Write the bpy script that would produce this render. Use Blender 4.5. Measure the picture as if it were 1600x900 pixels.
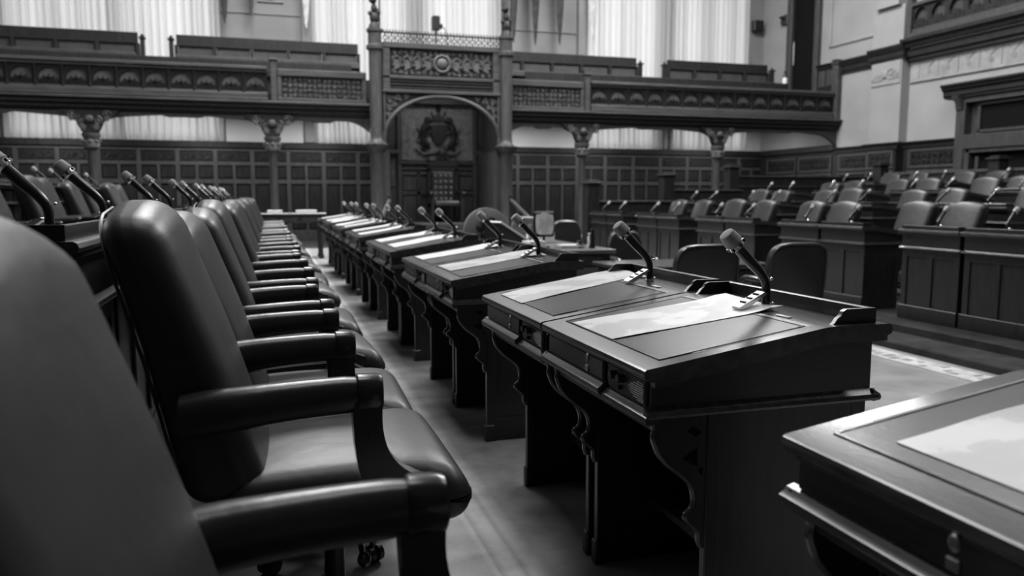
import bpy, bmesh, math, random
from mathutils import Vector, Matrix
PI = math.pi
for o in list(bpy.data.objects): bpy.data.objects.remove(o)
SC = bpy.context.scene
COL = SC.collection
S = 0.85            # the layout below is drawn in units of 0.85 m; scaled once at the end
F = -0.15           # row floor level in layout units

# ------------------------------------------------------------------ camera
cam = bpy.data.cameras.new('camera'); co = bpy.data.objects.new('camera', cam); COL.objects.link(co)
co.location = (0, 0, (1.155-F)*S)
co.rotation_euler = (math.radians(90-6.6), 0, math.radians(-16.92))
cam.sensor_width = 36; cam.lens = 28.0; cam.clip_start = 0.05; cam.clip_end = 200
cam.dof.use_dof = True; cam.dof.focus_distance = 2.15; cam.dof.aperture_fstop = 3.4
SC.camera = co
# ------------------------------------------------------------------ world and light
w = bpy.data.worlds.new('world'); SC.world = w; w.use_nodes = True
w.node_tree.nodes['Background'].inputs[0].default_value = (1, 1, 1, 1)
w.node_tree.nodes['Background'].inputs[1].default_value = 0.6
def area(name, loc, rot, sx, sy, power, spread=180):
    l = bpy.data.lights.new(name, 'AREA'); l.shape = 'RECTANGLE'; l.size = sx*S; l.size_y = sy*S
    l.energy = power; l.spread = math.radians(spread)
    o = bpy.data.objects.new(name, l); COL.objects.link(o)
    o.location = (loc[0]*S, loc[1]*S, (loc[2]-F)*S); o.rotation_euler = rot
    return o
WIN = [(-9.6, -6.9), (-6.6, -3.89), (-3.81, -1.19), (1.38, 4.15), (4.62, 7.03), (9.9, 12.65), (13.1, 15.9)]   # window spans in x
for a, b in WIN:     # daylight in the gap between curtain and glass
    area('daylight', ((a+b)/2, 24.66, 6.6), (math.radians(-90), 0, 0), b-a-.1, 7.6, 20*(b-a))
for i, x in enumerate((1.0, 9.5)):
    for j, y in enumerate((3.0, 10.0, 17.0)):
        area('ceiling_lamp_light', (x, y, 11.2), (0, 0, 0), 4.0, 4.0, (190, 400, 1200)[j])
for x in (-5.5, -1.8, 1.4, 7.2, 10.3, 14.4):
    area('gallery_fill_light', (x, 22.6, 3.40), (0, 0, 0), .6, .6, 60)  # added fill lights to brighten the wall under the gallery, no fixtures there
area('alcove_fill_light', (4.3, 20.42, 3.73), (math.radians(25), 0, 0), 1.6, .3, 230)  # added fill hidden behind the arch to brighten the alcove relief
area('side_daylight', (-10.3, 11, 7.4), (0, math.radians(-90), 0), 4.6, 10, 330)   # window in the left wall
SC.view_settings.view_transform = 'Standard'; SC.view_settings.look = 'None'
SC.view_settings.gamma = 1; SC.view_settings.use_curve_mapping = False
SC.view_settings.exposure = 0.0

# ------------------------------------------------------------------ materials (the photograph is black and white)
def mat(name, v, rough=.5, spec=.5, coat=0, metal=0, var=0, vscale=4, stretch=(1, 1, 1), bump=0, bscale=60, detail=4, trans=0):
    m = bpy.data.materials.new(name); m.use_nodes = True
    nt = m.node_tree; b = nt.nodes['Principled BSDF']
    b.inputs['Base Color'].default_value = (v, v, v, 1); b.inputs['Roughness'].default_value = rough
    b.inputs['Specular IOR Level'].default_value = spec; b.inputs['Metallic'].default_value = metal
    b.inputs['Coat Weight'].default_value = coat; b.inputs['Coat Roughness'].default_value = .15
    tc = nt.nodes.new('ShaderNodeTexCoord'); mp = nt.nodes.new('ShaderNodeMapping')
    mp.inputs['Scale'].default_value = stretch
    nt.links.new(tc.outputs['Object'], mp.inputs[0])
    if var:
        n = nt.nodes.new('ShaderNodeTexNoise'); n.inputs['Scale'].default_value = vscale; n.inputs['Detail'].default_value = detail
        nt.links.new(mp.outputs[0], n.inputs['Vector'])
        r = nt.nodes.new('ShaderNodeValToRGB')
        lo, hi = v*(1-var), v*(1+var)
        r.color_ramp.elements[0].position = .3; r.color_ramp.elements[1].position = .7
        r.color_ramp.elements[0].color = (lo, lo, lo, 1); r.color_ramp.elements[1].color = (hi, hi, hi, 1)
        nt.links.new(n.outputs['Fac'], r.inputs[0]); nt.links.new(r.outputs[0], b.inputs['Base Color'])
    if bump:
        n2 = nt.nodes.new('ShaderNodeTexNoise'); n2.inputs['Scale'].default_value = bscale; n2.inputs['Detail'].default_value = 3
        nt.links.new(mp.outputs[0], n2.inputs['Vector'])
        bp = nt.nodes.new('ShaderNodeBump'); bp.inputs['Strength'].default_value = bump; bp.inputs['Distance'].default_value = .01
        nt.links.new(n2.outputs['Fac'], bp.inputs['Height']); nt.links.new(bp.outputs[0], b.inputs['Normal'])
    return m
WOOD = mat('dark_wood', .017, .34, .5, .15, var=.35, vscale=6, stretch=(6, 6, .8), bump=.03, bscale=20)
WOODH = mat('dark_wood_horizontal', .018, .32, .5, .15, var=.35, vscale=5, stretch=(1.2, 1.2, 14), bump=.03, bscale=20)
WOODM = mat('worn_wood_edge', .042, .27, .5, .35, var=.5, vscale=7, stretch=(5, 1, 5), bump=.03, bscale=30)
WALLW = mat('panelling_wood', .044, .5, .4, var=.35, vscale=5, stretch=(4, 4, .6))
WALLD = mat('panelling_wood_dark', .015, .55, .3, var=.5, vscale=5, stretch=(4, 4, .6))
GALW = mat('gallery_wood', .050, .5, .4, var=.3, vscale=3, stretch=(.6, 4, 4))
CARVE = mat('carved_wood', .07, .5, .4, var=.3, vscale=8)
CARVD = mat('carved_wood_dark', .014, .55, .3, var=.3, vscale=8)
ARML = mat('arm_leather', .022, .29, .5, 0, var=.25, vscale=6, bump=.12, bscale=18)
ARCHD = mat('blackened_wood', .007, .7, .2, var=.3, vscale=8)
LEATH = mat('black_leather', .018, .42, .5, 0, var=.25, vscale=6, bump=.18, bscale=16)
WORN = mat('worn_pale_finish', .16, .4, .5, 0, var=.95, vscale=14, detail=8)
LEATHD = mat('writing_leather', .030, .30, .5, 0, var=.4, vscale=5, bump=.05, bscale=90)
SEATL = mat('seat_leather', .024, .43, .5, 0, var=.2, vscale=5, bump=.22, bscale=11)
LACQ = mat('black_lacquered_wood', .016, .26, .5, .3, var=.3, vscale=8)
BLACK = mat('black_plastic', .010, .35, .5)
MICB = mat('microphone_black', .014, .28, .5, .3)
GREY = mat('grey_windscreen', .42, .9, .1, bump=.5, bscale=900)
CHROME = mat('chrome', .9, .28, .5, metal=1)
PEWTER = mat('worn_metal', .35, .35, .5, metal=1, var=.3, vscale=30)
PLAST = mat('pale_plaster', .29, .85, .2, var=.08, vscale=1.2, bump=.03, bscale=20)
PLASTL = mat('white_plaster', .62, .85, .2, var=.05, vscale=1.2)
PLASTB = mat('grey_plaster', .22, .85, .2, var=.14, vscale=.9)
PLASTD = mat('painted_frieze', .26, .8, .2, var=.2, vscale=3)
PAPER = mat('paper', .78, .42, .5, .3)
SHEET = mat('sheet_under_laminate', .66, .35, .5, .4, var=.15, vscale=9, detail=6)
CEIL = mat('ceiling_plaster', .5, .9, .2)
FABD = mat('dark_flag_cloth', .05, .8, .2, var=.3, vscale=5)
FABL = mat('pale_flag_cloth', .5, .8, .2, var=.2, vscale=5)
VOID = mat('dark_void', .006, .9, .1)
GILT = mat('silvered_case', .5, .35, .5, metal=.4, var=.3, vscale=20)
CARPET = mat('carpet', .46, .95, .1, var=.28, vscale=5, bump=.6, bscale=500, detail=8)
CARPETC = mat('centre_carpet', .34, .95, .1, var=.2, vscale=3, bump=.6, bscale=500, detail=8)
CARPETD = mat('dark_carpet', .045, .95, .1, var=.3, vscale=5, bump=.6, bscale=400)
CARPETB = mat('carpet_border_pale', .48, .95, .1, var=.3, vscale=7, detail=6)
BENCHL = mat('bench_upholstery', .05, .6, .3, var=.2, vscale=4)
GLASS = mat('pale_glass', .8, .1, .5); GLASS.node_tree.nodes['Principled BSDF'].inputs['Transmission Weight'].default_value = .9
# carpet: brushed lengthwise lines near the desks, painted shade under desks and chairs
def carpet_lines_shade():
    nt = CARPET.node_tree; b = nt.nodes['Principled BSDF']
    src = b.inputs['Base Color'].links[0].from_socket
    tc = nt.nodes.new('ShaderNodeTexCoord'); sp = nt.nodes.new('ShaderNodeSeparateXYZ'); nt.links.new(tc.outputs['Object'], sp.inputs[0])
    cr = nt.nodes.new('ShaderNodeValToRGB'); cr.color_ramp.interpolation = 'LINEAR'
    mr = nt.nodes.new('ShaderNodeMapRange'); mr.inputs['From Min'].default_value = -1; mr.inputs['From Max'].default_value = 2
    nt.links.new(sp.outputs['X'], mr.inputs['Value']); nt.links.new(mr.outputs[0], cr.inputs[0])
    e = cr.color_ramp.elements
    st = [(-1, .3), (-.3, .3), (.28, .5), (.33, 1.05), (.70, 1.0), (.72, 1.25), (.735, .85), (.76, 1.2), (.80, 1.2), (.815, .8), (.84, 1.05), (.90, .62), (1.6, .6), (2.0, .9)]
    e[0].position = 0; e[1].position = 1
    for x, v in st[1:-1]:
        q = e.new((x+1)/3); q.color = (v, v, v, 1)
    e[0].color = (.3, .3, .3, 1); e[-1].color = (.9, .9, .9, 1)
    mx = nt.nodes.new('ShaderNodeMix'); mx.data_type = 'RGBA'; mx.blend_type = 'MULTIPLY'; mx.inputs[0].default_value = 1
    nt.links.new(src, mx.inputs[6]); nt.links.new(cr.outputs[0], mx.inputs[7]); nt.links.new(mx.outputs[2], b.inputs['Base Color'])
carpet_lines_shade()
def paper_map():       # printed map under laminate: paler land on a pale grey sheet
    nt = SHEET.node_tree; b = nt.nodes['Principled BSDF']
    tc = nt.nodes.new('ShaderNodeTexCoord'); n = nt.nodes.new('ShaderNodeTexNoise'); n.inputs['Scale'].default_value = 5.5; n.inputs['Detail'].default_value = 7
    nt.links.new(tc.outputs['Object'], n.inputs['Vector'])
    r = nt.nodes.new('ShaderNodeValToRGB'); E = r.color_ramp.elements
    E[0].position = .44; E[0].color = (.52, .52, .52, 1); E[1].position = .56; E[1].color = (.72, .72, .72, 1)
    q = E.new(.495); q.color = (.57, .57, .57, 1); q = E.new(.505); q.color = (.68, .68, .68, 1)
    nt.links.new(n.outputs['Fac'], r.inputs[0]); nt.links.new(r.outputs[0], b.inputs['Base Color'])
paper_map()
CURT = bpy.data.materials.new('curtain_cloth'); CURT.use_nodes = True
def _c():
    nt = CURT.node_tree; nt.nodes.clear(); o = nt.nodes.new('ShaderNodeOutputMaterial')
    d = nt.nodes.new('ShaderNodeBsdfDiffuse'); t = nt.nodes.new('ShaderNodeBsdfTranslucent'); m = nt.nodes.new('ShaderNodeMixShader')
    d.inputs[0].default_value = (.7, .7, .7, 1); t.inputs[0].default_value = (.72, .72, .72, 1); m.inputs[0].default_value = .55
    nt.links.new(d.outputs[0], m.inputs[1]); nt.links.new(t.outputs[0], m.inputs[2]); nt.links.new(m.outputs[0], o.inputs[0])
_c()

# ------------------------------------------------------------------ mesh helpers
def BM(): return bmesh.new()
def obj(name, bm, m, parent=None, angle=35, flat=False):
    me = bpy.data.meshes.new(name)
    bmesh.ops.recalc_face_normals(bm, faces=bm.faces[:])
    bm.to_mesh(me); bm.free()
    if not flat:
        for p in me.polygons: p.use_smooth = True
        me.set_sharp_from_angle(angle=math.radians(angle))
    me.materials.append(m)
    o = bpy.data.objects.new(name, me); COL.objects.link(o)
    if parent: o.parent = parent
    return o
def thing(name, label, cat, loc=(0, 0, 0), rz=0, group=None):
    o = bpy.data.objects.new(name, None); COL.objects.link(o); o.empty_display_size = .1
    o.location = loc; o.rotation_euler = (0, 0, rz); tag(o, label, cat, group); return o
def tag(o, label, cat, group=None):
    o['label'] = label; o['category'] = cat
    if group: o['group'] = group
    return o
def struct(name, bm, m, **k):
    o = obj(name, bm, m, **k); o['kind'] = 'structure'; return o
def dup(r, loc=None, rz=None, label=None, group=None):
    c = r.copy(); COL.objects.link(c)
    if loc is not None: c.location = loc
    if rz is not None: c.rotation_euler = (0, 0, rz)
    if label: c['label'] = label
    if group: c['group'] = group
    for ch in CH.get(r.name, ()):
        q = ch.copy(); COL.objects.link(q); q.parent = c
        for g in CH.get(ch.name, ()):
            d = g.copy(); COL.objects.link(d); d.parent = q
    return c
CH = {}
def index_children(r):
    CH[r.name] = list(r.children)
    for c in r.children: CH[c.name] = list(c.children)
def box(bm, x0, x1, y0, y1, z0, z1, bev=0):
    vs = [bm.verts.new((x, y, z)) for x in (x0, x1) for y in (y0, y1) for z in (z0, z1)]
    fs = [bm.faces.new([vs[i] for i in f]) for f in ((0, 1, 3, 2), (4, 6, 7, 5), (0, 4, 5, 1), (2, 3, 7, 6), (0, 2, 6, 4), (1, 5, 7, 3))]
    if bev:
        es = list({e for f in fs for e in f.edges})
        bmesh.ops.bevel(bm, geom=es, offset=bev, segments=1, affect='EDGES')
    return bm
def prism(bm, pts, ax, a0, a1):
    """closed outline extruded along axis ax; pts give the other two coordinates in order"""
    def P(p, a):
        if ax == 'y': return (p[0], a, p[1])
        if ax == 'x': return (a, p[0], p[1])
        return (p[0], p[1], a)
    A = [bm.verts.new(P(p, a0)) for p in pts]; B = [bm.verts.new(P(p, a1)) for p in pts]
    n = len(pts)
    for i in range(n): bm.faces.new((A[i], A[(i+1) % n], B[(i+1) % n], B[i]))
    f1 = bm.faces.new(A[::-1]); f2 = bm.faces.new(B)
    f1.normal_update(); f2.normal_update()
    bmesh.ops.triangulate(bm, faces=[f1, f2], ngon_method='EAR_CLIP')
    return bm
def loft(bm, rings, closed=False, caps=True):
    R = [[bm.verts.new(p) for p in r] for r in rings]; n = len(R[0])
    for a in range(len(R)-1 + (1 if closed else 0)):
        P, Q = R[a], R[(a+1) % len(R)]
        for i in range(n): bm.faces.new((P[i], P[(i+1) % n], Q[(i+1) % n], Q[i]))
    if caps and not closed: bm.faces.new(R[0][::-1]); bm.faces.new(R[-1])
    return bm
def tube(bm, pts, rad, n=8, closed=False, caps=True):
    pts = [Vector(p) for p in pts]; m = len(pts)
    if not hasattr(rad, '__len__'): rad = [rad]*m
    rings = []; up = None
    for i, p in enumerate(pts):
        if closed: t = pts[(i+1) % m]-pts[i-1]
        else: t = pts[min(i+1, m-1)]-pts[max(i-1, 0)]
        t.normalize()
        if up is None:
            up = Vector((0, 0, 1)) if abs(t.z) < .9 else Vector((1, 0, 0))
        u = t.cross(up).normalized(); v = u.cross(t).normalized(); up = v
        rings.append([p+(u*math.cos(2*PI*k/n)+v*math.sin(2*PI*k/n))*rad[i] for k in range(n)])
    return loft(bm, rings, closed, caps)
def lathe(bm, prof, n=16, c=(0, 0, 0)):
    rings = [[(c[0]+r*math.cos(2*PI*k/n), c[1]+r*math.sin(2*PI*k/n), c[2]+z) for k in range(n)] for r, z in prof]
    return loft(bm, rings)
def rbox(bm, c, h, r, n=8, fn=None):
    """rounded box: centre c, half sizes h, corner radius r; fn(x,y,z) deforms local points"""
    g = {}
    def V(p):
        k = tuple(round(q, 5) for q in p)
        if k in g: return g[k]
        q = [0, 0, 0]; d = Vector((0, 0, 0))
        for i in range(3):
            v = p[i]*h[i]; inn = max(-(h[i]-r), min(h[i]-r, v)); q[i] = inn; d[i] = v-inn
        if d.length > 1e-9: d = d.normalized()*r
        pt = [q[i]+d[i] for i in range(3)]
        if fn: pt = fn(*pt)
        g[k] = bm.verts.new((pt[0]+c[0], pt[1]+c[1], pt[2]+c[2])); return g[k]
    # sample positions denser near the rim
    def samp(i):
        hh = h[i]; e = max(.0, (hh-r)/hh)
        a = [-1, -1+(1-e)*.35, -1+(1-e)*.7, -e]
        k = max(1, n-6); mid = [-e+2*e*j/k for j in range(1, k)]
        return a+mid+[-x for x in a[::-1]]
    Sx = [samp(i) for i in range(3)]
    for ax in range(3):
        u, v = [(1, 2), (0, 2), (0, 1)][ax]
        for s in (-1, 1):
            for i in range(len(Sx[u])-1):
                for j in range(len(Sx[v])-1):
                    q = []
                    for (a, b) in ((i, j), (i+1, j), (i+1, j+1), (i, j+1)):
                        p = [0, 0, 0]; p[ax] = s; p[u] = Sx[u][a]; p[v] = Sx[v][b]; q.append(V(p))
                    if len(set(q)) == 4:
                        try: bm.faces.new(q)
                        except ValueError: pass
    return bm
def smooth_pts(pts, k=4):
    out = []; n = len(pts)
    for i in range(n-1):
        p0, p1, p2, p3 = [Vector(pts[max(0, min(n-1, j))]) for j in (i-1, i, i+1, i+2)]
        for s in range(k):
            t = s/k
            out.append(tuple(.5*((2*p1)+(p2-p0)*t+(2*p0-5*p1+4*p2-p3)*t*t+(3*p1-p0-3*p2+p3)*t**3)))
    out.append(tuple(pts[-1])); return out
def ball(bm, c, r, sx=1, sy=1, sz=1, u=8, v=6):
    bmesh.ops.create_uvsphere(bm, u_segments=u, v_segments=v, radius=r, matrix=Matrix.Translation(c) @ Matrix.Diagonal((sx, sy, sz, 1)))
def scroll(bm, cx, cz, y, r, turns=1.4, a0=0, d=1, th=.02, n=14, ax='y'):
    """spiral tendril lying on a wall plane facing -y (or -x)"""
    P = []; R = []
    for i in range(n):
        t = i/(n-1); a = a0+d*t*turns*2*PI; q = r*(1-.82*t)
        u, v = cx+q*math.cos(a), cz+q*math.sin(a)
        P.append((u, y, v) if ax == 'y' else (y, u, v)); R.append(th*(1-.5*t))
    tube(bm, P, R, 5)
    ball(bm, P[-1], th*1.5, u=6, v=4)
def leaf(bm, cx, cz, y, L, a, ax='y'):
    w = L*.3; ca, sa = math.cos(a), math.sin(a)
    pts = [(0, 0, 0), (.35*L, w, 0), (L, 0, -.01), (.35*L, -w, 0), (.4*L, 0, -.3*w)]
    V = []
    for p in pts:
        u = cx+p[0]*ca-p[1]*sa; v = cz+p[0]*sa+p[1]*ca
        V.append(bm.verts.new((u, y+p[2]-.004, v) if ax == 'y' else (y+p[2]-.004, u, v)))
    for f in ((0, 1, 4), (1, 2, 4), (2, 3, 4), (3, 0, 4)): bm.faces.new([V[i] for i in f])
def foliage(bm, x0, x1, z0, z1, y, step, seed=1, ax='y', th=.016):
    R = random.Random(seed); nx = max(1, round((x1-x0)/step)); nz = max(1, round((z1-z0)/step))
    sx = (x1-x0)/nx; sz = (z1-z0)/nz
    for i in range(nx):
        for j in range(nz):
            cx = x0+(i+.5)*sx; cz = z0+(j+.5)*sz; d = 1 if (i+j) % 2 else -1
            scroll(bm, cx, cz, y, min(sx, sz)*.42, 1.25, R.uniform(0, 6), d, th, 11, ax)
            for k in range(4): leaf(bm, cx, cz, y-.01, min(sx, sz)*R.uniform(.4, .6), R.uniform(0, 6.28), ax)
ORD = 'first second third fourth fifth sixth seventh eighth ninth tenth eleventh twelfth thirteenth fourteenth fifteenth sixteenth seventeenth eighteenth nineteenth twentieth'.split()

# ================================================================== SETTING
XR, YB, YG = 16.51, 24.49, 20.5
XL = -10.4
# floors
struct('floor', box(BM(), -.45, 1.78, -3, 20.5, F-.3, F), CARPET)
struct('floor', box(BM(), 1.78, 5.62, -3, 20.5, F-.45, F-.14), CARPETC)
struct('floor', box(BM(), 1.5, 8.6, 20.5, YB, F-.45, F+.02), CARPETD)
struct('floor', box(BM(), XL, 1.5, 20.5, YB, F-.45, F), CARPETD)
struct('floor', box(BM(), 8.6, XR, 20.5, YB, F-.45, F), CARPETD)
struct('trim_1', box(BM(), 5.62, 6.1, -3, 20.5, F-.45, F-.07, .012), CARPETD)
struct('floor', box(BM(), 6.1, 8.6, -3, 20.5, F-.45, F), CARPETD)
TR = .21
TL = .235
for k, (a, b) in enumerate(((8.6, 10.8), (10.8, 13.0), (13.0, XR))):
    struct('floor', box(BM(), a, b, -3, 18.2, F-.45, F+TR*(k+1)), CARPETD)
for k, (a, b) in enumerate(((-2.5, -.45), (-4.6, -2.5), (XL, -4.6))):
    struct('floor', box(BM(), a, b, -3, 18.2, F-.45, F+TL*(k+1)), CARPETD)
struct('floor', box(BM(), XL, -.45, 18.2, 20.5, F-.45, F), CARPETD)
struct('floor', box(BM(), 8.6, XR, 18.2, 20.5, F-.45, F), CARPETD)
# pale patterned border strip on the centre carpet
rug = thing('carpet_border', 'pale patterned border strip of the centre carpet along the step before the facing desks', 'carpet', (0, 0, 0))
obj('border_band', box(BM(), 5.22, 5.5, -2, 16, F-.14, F-.134), CARPETB, rug, flat=True)
bmr = BM(); R = random.Random(4)
for i in range(110):
    y = 1.5+i*.11; c_ = 5.36+R.uniform(-.07, .07); h_ = R.uniform(.02, .06)
    box(bmr, c_-h_, c_+h_, y, y+R.uniform(.03, .075), F-.134, F-.131)
o = obj('border_motif', bmr, CARPETC, rug, flat=True); o['kind'] = 'stuff'
# ceiling, plain walls
struct('ceiling', box(BM(), XL, XR+.3, -3.2, YB+.6, 11.6, 11.9), CEIL)
struct('wall_left', box(BM(), XL-.3, XL, -3.2, YB+.6, F-.45, 11.6), PLASTB)
q = BM()
for z in (5.0, 7.4, 9.75): box(q, XL, XL+.08, 5.9, 16.1, z, z+.08)
for k in range(8): box(q, XL, XL+.08, 5.9+k*1.45, 5.98+k*1.45, 5.0, 9.8)
wo = struct('window_8', q, PLAST, flat=True)
struct('wall_front', box(BM(), XL-.3, XR+.3, -3.5, -3.2, F-.45, 11.6), WALLD)
# back wall: piers between the window bays, and below the sills
bmw = BM(); xs = [XL]+[q for ab in WIN for q in ab]+[XR+.3]
for i in range(0, len(xs), 2): box(bmw, xs[i], xs[i+1], YB, YB+.4, 2.69, 10.6)
box(bmw, XL, XR+.3, YB, YB+.4, 10.6, 11.6); box(bmw, XL, XR+.3, YB, YB+.4, F-.45, 2.69)
struct('wall_back', bmw, PLASTB, flat=True)
# windows (frame + glass) with curtains
def curtain(i, a, b, z0, z1, label, seed):
    R = random.Random(seed); bm = BM(); rows = []
    x = a; pts = []; ph = R.uniform(0, 6)
    while x < b:
        wl = R.uniform(.10, .26); am = R.uniform(.05, .16); n = 8
        for k in range(n):
            t = k/n; s = math.sin(2*PI*t); pts.append((min(b, x+wl*(t+.10*math.sin(4*PI*t))), YB-.02-am*(s if s > 0 else s*.6)-.03))
        x += wl
    for zz in (z0, (z0+z1)/2, z1):
        rows.append([bm.verts.new((px, py, zz)) for px, py in pts])
    for r in range(2):
        for k in range(len(pts)-1): bm.faces.new((rows[r][k], rows[r][k+1], rows[r+1][k+1], rows[r+1][k]))
    o = obj('curtain', bm, CURT, None, angle=180); tag(o, label, 'curtain', None); return o
CUR = [(-9.6, -6.9), (-6.6, -3.89), (-3.81, -1.19), (1.38, 7.03), (9.9, 15.9)]
cl = ['pale pleated curtain at the far left end of the back wall', 'pale pleated curtain in the left window above the gallery, leftmost in view',
      'pale pleated curtain in the second window, left of the hanging dark flags', 'wide pale pleated curtain behind the carved canopy', 'pale pleated curtain in the window right of the flags, near the corner']
for i, (a, b) in enumerate(CUR): curtain(i, a-.05, b+.05, 2.7, 10.5, cl[i], 10+i)
for i, (a, b) in enumerate(WIN):
    wf = BM()
    box(wf, a, a+.08, YB+.25, YB+.33, 2.69, 10.6); box(wf, b-.08, b, YB+.25, YB+.33, 2.69, 10.6)
    for z in (2.69, 5.3, 7.9, 10.52): box(wf, a, b, YB+.25, YB+.33, z, z+.08)
    n = max(2, round((b-a)/1.3))
    for k in range(1, n): box(wf, a+(b-a)*k/n-.03, a+(b-a)*k/n+.03, YB+.25, YB+.33, 2.69, 10.6)
    wo = struct('window_%d' % (i+1), wf, WALLD, flat=True)
    obj('pane', box(BM(), a, b, YB+.28, YB+.29, 2.7, 10.55), GLASS, wo, flat=True)
# wainscot on the back wall, under the gallery
YW = YB-.12
tw = BM(); box(tw, XL, XR, YW, YB, F-.3, 2.5); box(tw, XL, XR, YW-.10, YB, 2.5, 2.69, .02)
wb = struct('trim_2', tw, WALLD)
stl = BM()
for z0, z1 in ((2.42, 2.5), (2.02, 2.12), (1.50, 1.62), (F, .15)): box(stl, XL, XR, YW-.037, YW, z0, z1, .008)
x = XL
xx = []
while x < XR: xx.append(x); x += 1.0
for i, x in enumerate(xx):
    box(stl, x-.06, x+.06, YW-.035, YW, F, 2.45, .008)
    box(stl, x+.46, x+.54, YW-.035, YW, F, 2.06, .008)
obj('panel_frame', stl, mat('panel_stiles', .058, .5, .4, var=.3, vscale=5, stretch=(4, 4, .6)), wb)
def shared(name, src, loc, parent, rz=0):
    c = src.copy(); COL.objects.link(c); c.parent = parent; c.location = loc; c.rotation_euler = (0, 0, rz); return c
p1 = BM(); box(p1, .07, .93, -.015, .02, .02, .28, .01); foliage(p1, .1, .9, .04, .26, -.02, .2, 5, th=.014)
p2 = BM(); box(p2, .07, .45, -.02, .02, .02, .35, .03)
p3 = BM(); box(p3, .07, .45, -.02, .02, .02, 1.30, .03)
P1 = P2 = P3 = None
for x in xx:
    if x+1 < -7.5: continue
    if 2.7 < x+.5 < 5.9: pass
    if P1 is None:
        P1 = obj('panel', p1, CARVD, wb); P2 = obj('panel', p2, WALLD, wb); P3 = obj('panel', p3, WALLD, wb)
        P1.location = (x, YW, 2.12); P2.location = (x, YW, 1.63); P3.location = (x, YW, .16)
        shared('panel', P2, (x+.48, YW, 1.63), wb); shared('panel', P3, (x+.48, YW, .16), wb)
    else:
        shared('panel', P1, (x, YW, 2.12), wb)
        for d in (0, .48): shared('panel', P2, (x+d, YW, 1.63), wb); shared('panel', P3, (x+d, YW, .16), wb)
# right wall
wr = BM(); box(wr, XR, XR+.3, -3.2, YB+.4, F-.45, 11.6)
struct('wall_right', wr, PLAST)
pl = BM(); box(pl, XR-.28, XR, 17.75, 18.88, 2.59, 6.2, .01); box(pl, XR-.40, XR, 17.85, 18.7, 6.2, 6.32); box(pl, XR-.34, XR, 17.9, 18.65, 6.3, 9, .02)
struct('wall_pilaster', pl, PLAST)
# wall relief panel mould above the cornice
wm = BM()
for a, b, z0, z1 in ((19.0, 21.0, 5.62, 5.70), (19.0, 21.0, 8.4, 8.5), (18.98, 19.06, 5.62, 8.5), (20.94, 21.02, 5.62, 8.5)): box(wm, XR-.05, XR, a, b, z0, z1, .012)
struct('trim_3', wm, PLAST)
# cornices on the right wall
def cornice_y(bm, x, y0, y1, z0, z1, out):
    h = z1-z0
    prism(bm, [(x, z0), (x-.35*out, z0), (x-.35*out, z0+.12*h), (x-.5*out, z0+.2*h), (x-.5*out, z0+.5*h), (x-.75*out, z0+.62*h), (x-.8*out, z0+.75*h), (x-out, z0+.86*h), (x-out, z1), (x, z1)], 'y', y0, y1)
cn = BM(); cornice_y(cn, XR, 18.88, 20.5, 4.76, 5.14, .16); cornice_y(cn, XR-.24, 17.66, 18.97, 4.78, 5.16, .16); cornice_y(cn, XR, 6, 17.75, 4.70, 5.25, .40)
tc_ = struct('trim_4', cn, WALLD)
dt = BM()
for i in range(90): box(dt, XR-.27, XR-.2, 17.5-i*.08, 17.46-i*.08, 4.98, 5.06)
o = obj('dentil_row', dt, WALLW, tc_, flat=True); o['kind'] = 'stuff'
# frieze under the cornice
fz = BM(); box(fz, XR-.02, XR, 8, 17.7, 4.18, 4.70); box(fz, XR-.05, XR, 8, 17.7, 4.13, 4.18, .01)
fr = struct('trim_5', fz, PLASTD)
fv = BM()
for i in range(14):
    y = 17.4-i*.62
    tube(fv, [(XR-.025, y, 4.22), (XR-.025, y, 4.66)], .012, 4)
    tube(fv, [(XR-.025, y-.12, 4.64), (XR-.025, y-.31, 4.48), (XR-.025, y-.5, 4.64)], .012, 4)
    scroll(fv, y-.31, 4.36, XR-.025, .09, 1.1, 1, 1, .010, 10, 'x')
obj('frieze_ornament', fv, PLASTB, fr)
pf = BM(); box(pf, XR-.31, XR-.27, 17.78, 18.85, 4.15, 4.76, .012)
tag_p = struct('trim_6', pf, PLAST)
pv = BM()
for s in (-1, 1):
    for k, r in enumerate((.17, .13, .09)): scroll(pv, 18.31+s*(.2+.13*k), 4.40-.03*k, XR-.32, r, 1.2, 2, s, .018, 12, 'x')
ball(pv, (XR-.33, 18.31, 4.44), .1, .35, 1, 1.2)
obj('swag_relief', pv, PLAST, tag_p)
# right wainscot
rw = BM(); box(rw, XR-.08, XR, 6, 20.5, F, 2.45); cornice_y(rw, XR-.06, 18.9, 20.5, 2.40, 2.59, .12); cornice_y(rw, XR-.33, 17.68, 18.95, 2.40, 2.59, .10); cornice_y(rw, XR-.06, 6, 17.75, 2.40, 2.59, .12)
box(rw, XR-.33, XR, 17.75, 18.88, F, 2.42); box(rw, XR-.08, XR, 20.5, YB-.12, F, 2.52); box(rw, XR-.16, XR, 20.5, YB-.12, 2.5, 2.69, .02)
rwo = struct('trim_7', rw, WALLD)
fb = BM()
def frame_x(bm, x, y0, y1, z0, z1, t=.07, d=.04):
    box(bm, x-d+.002, x, y0+.01, y1-.01, z0+.001, z0+t, .008); box(bm, x-d+.002, x, y0+.01, y1-.01, z1-t, z1-.001, .008)
    box(bm, x-d, x, y0, y0+t, z0, z1, .008); box(bm, x-d, x, y1-t, y1, z0, z1, .008)
SP = [(22.3, 23.9, 0), (20.6, 22.2, 0), (18.92, 20.3, 0), (17.82, 18.82, .25), (15.95, 17.55, 0), (11.8, 12.2, 0), (10.2, 11.7, 0), (8.6, 10.1, 0)]
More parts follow.
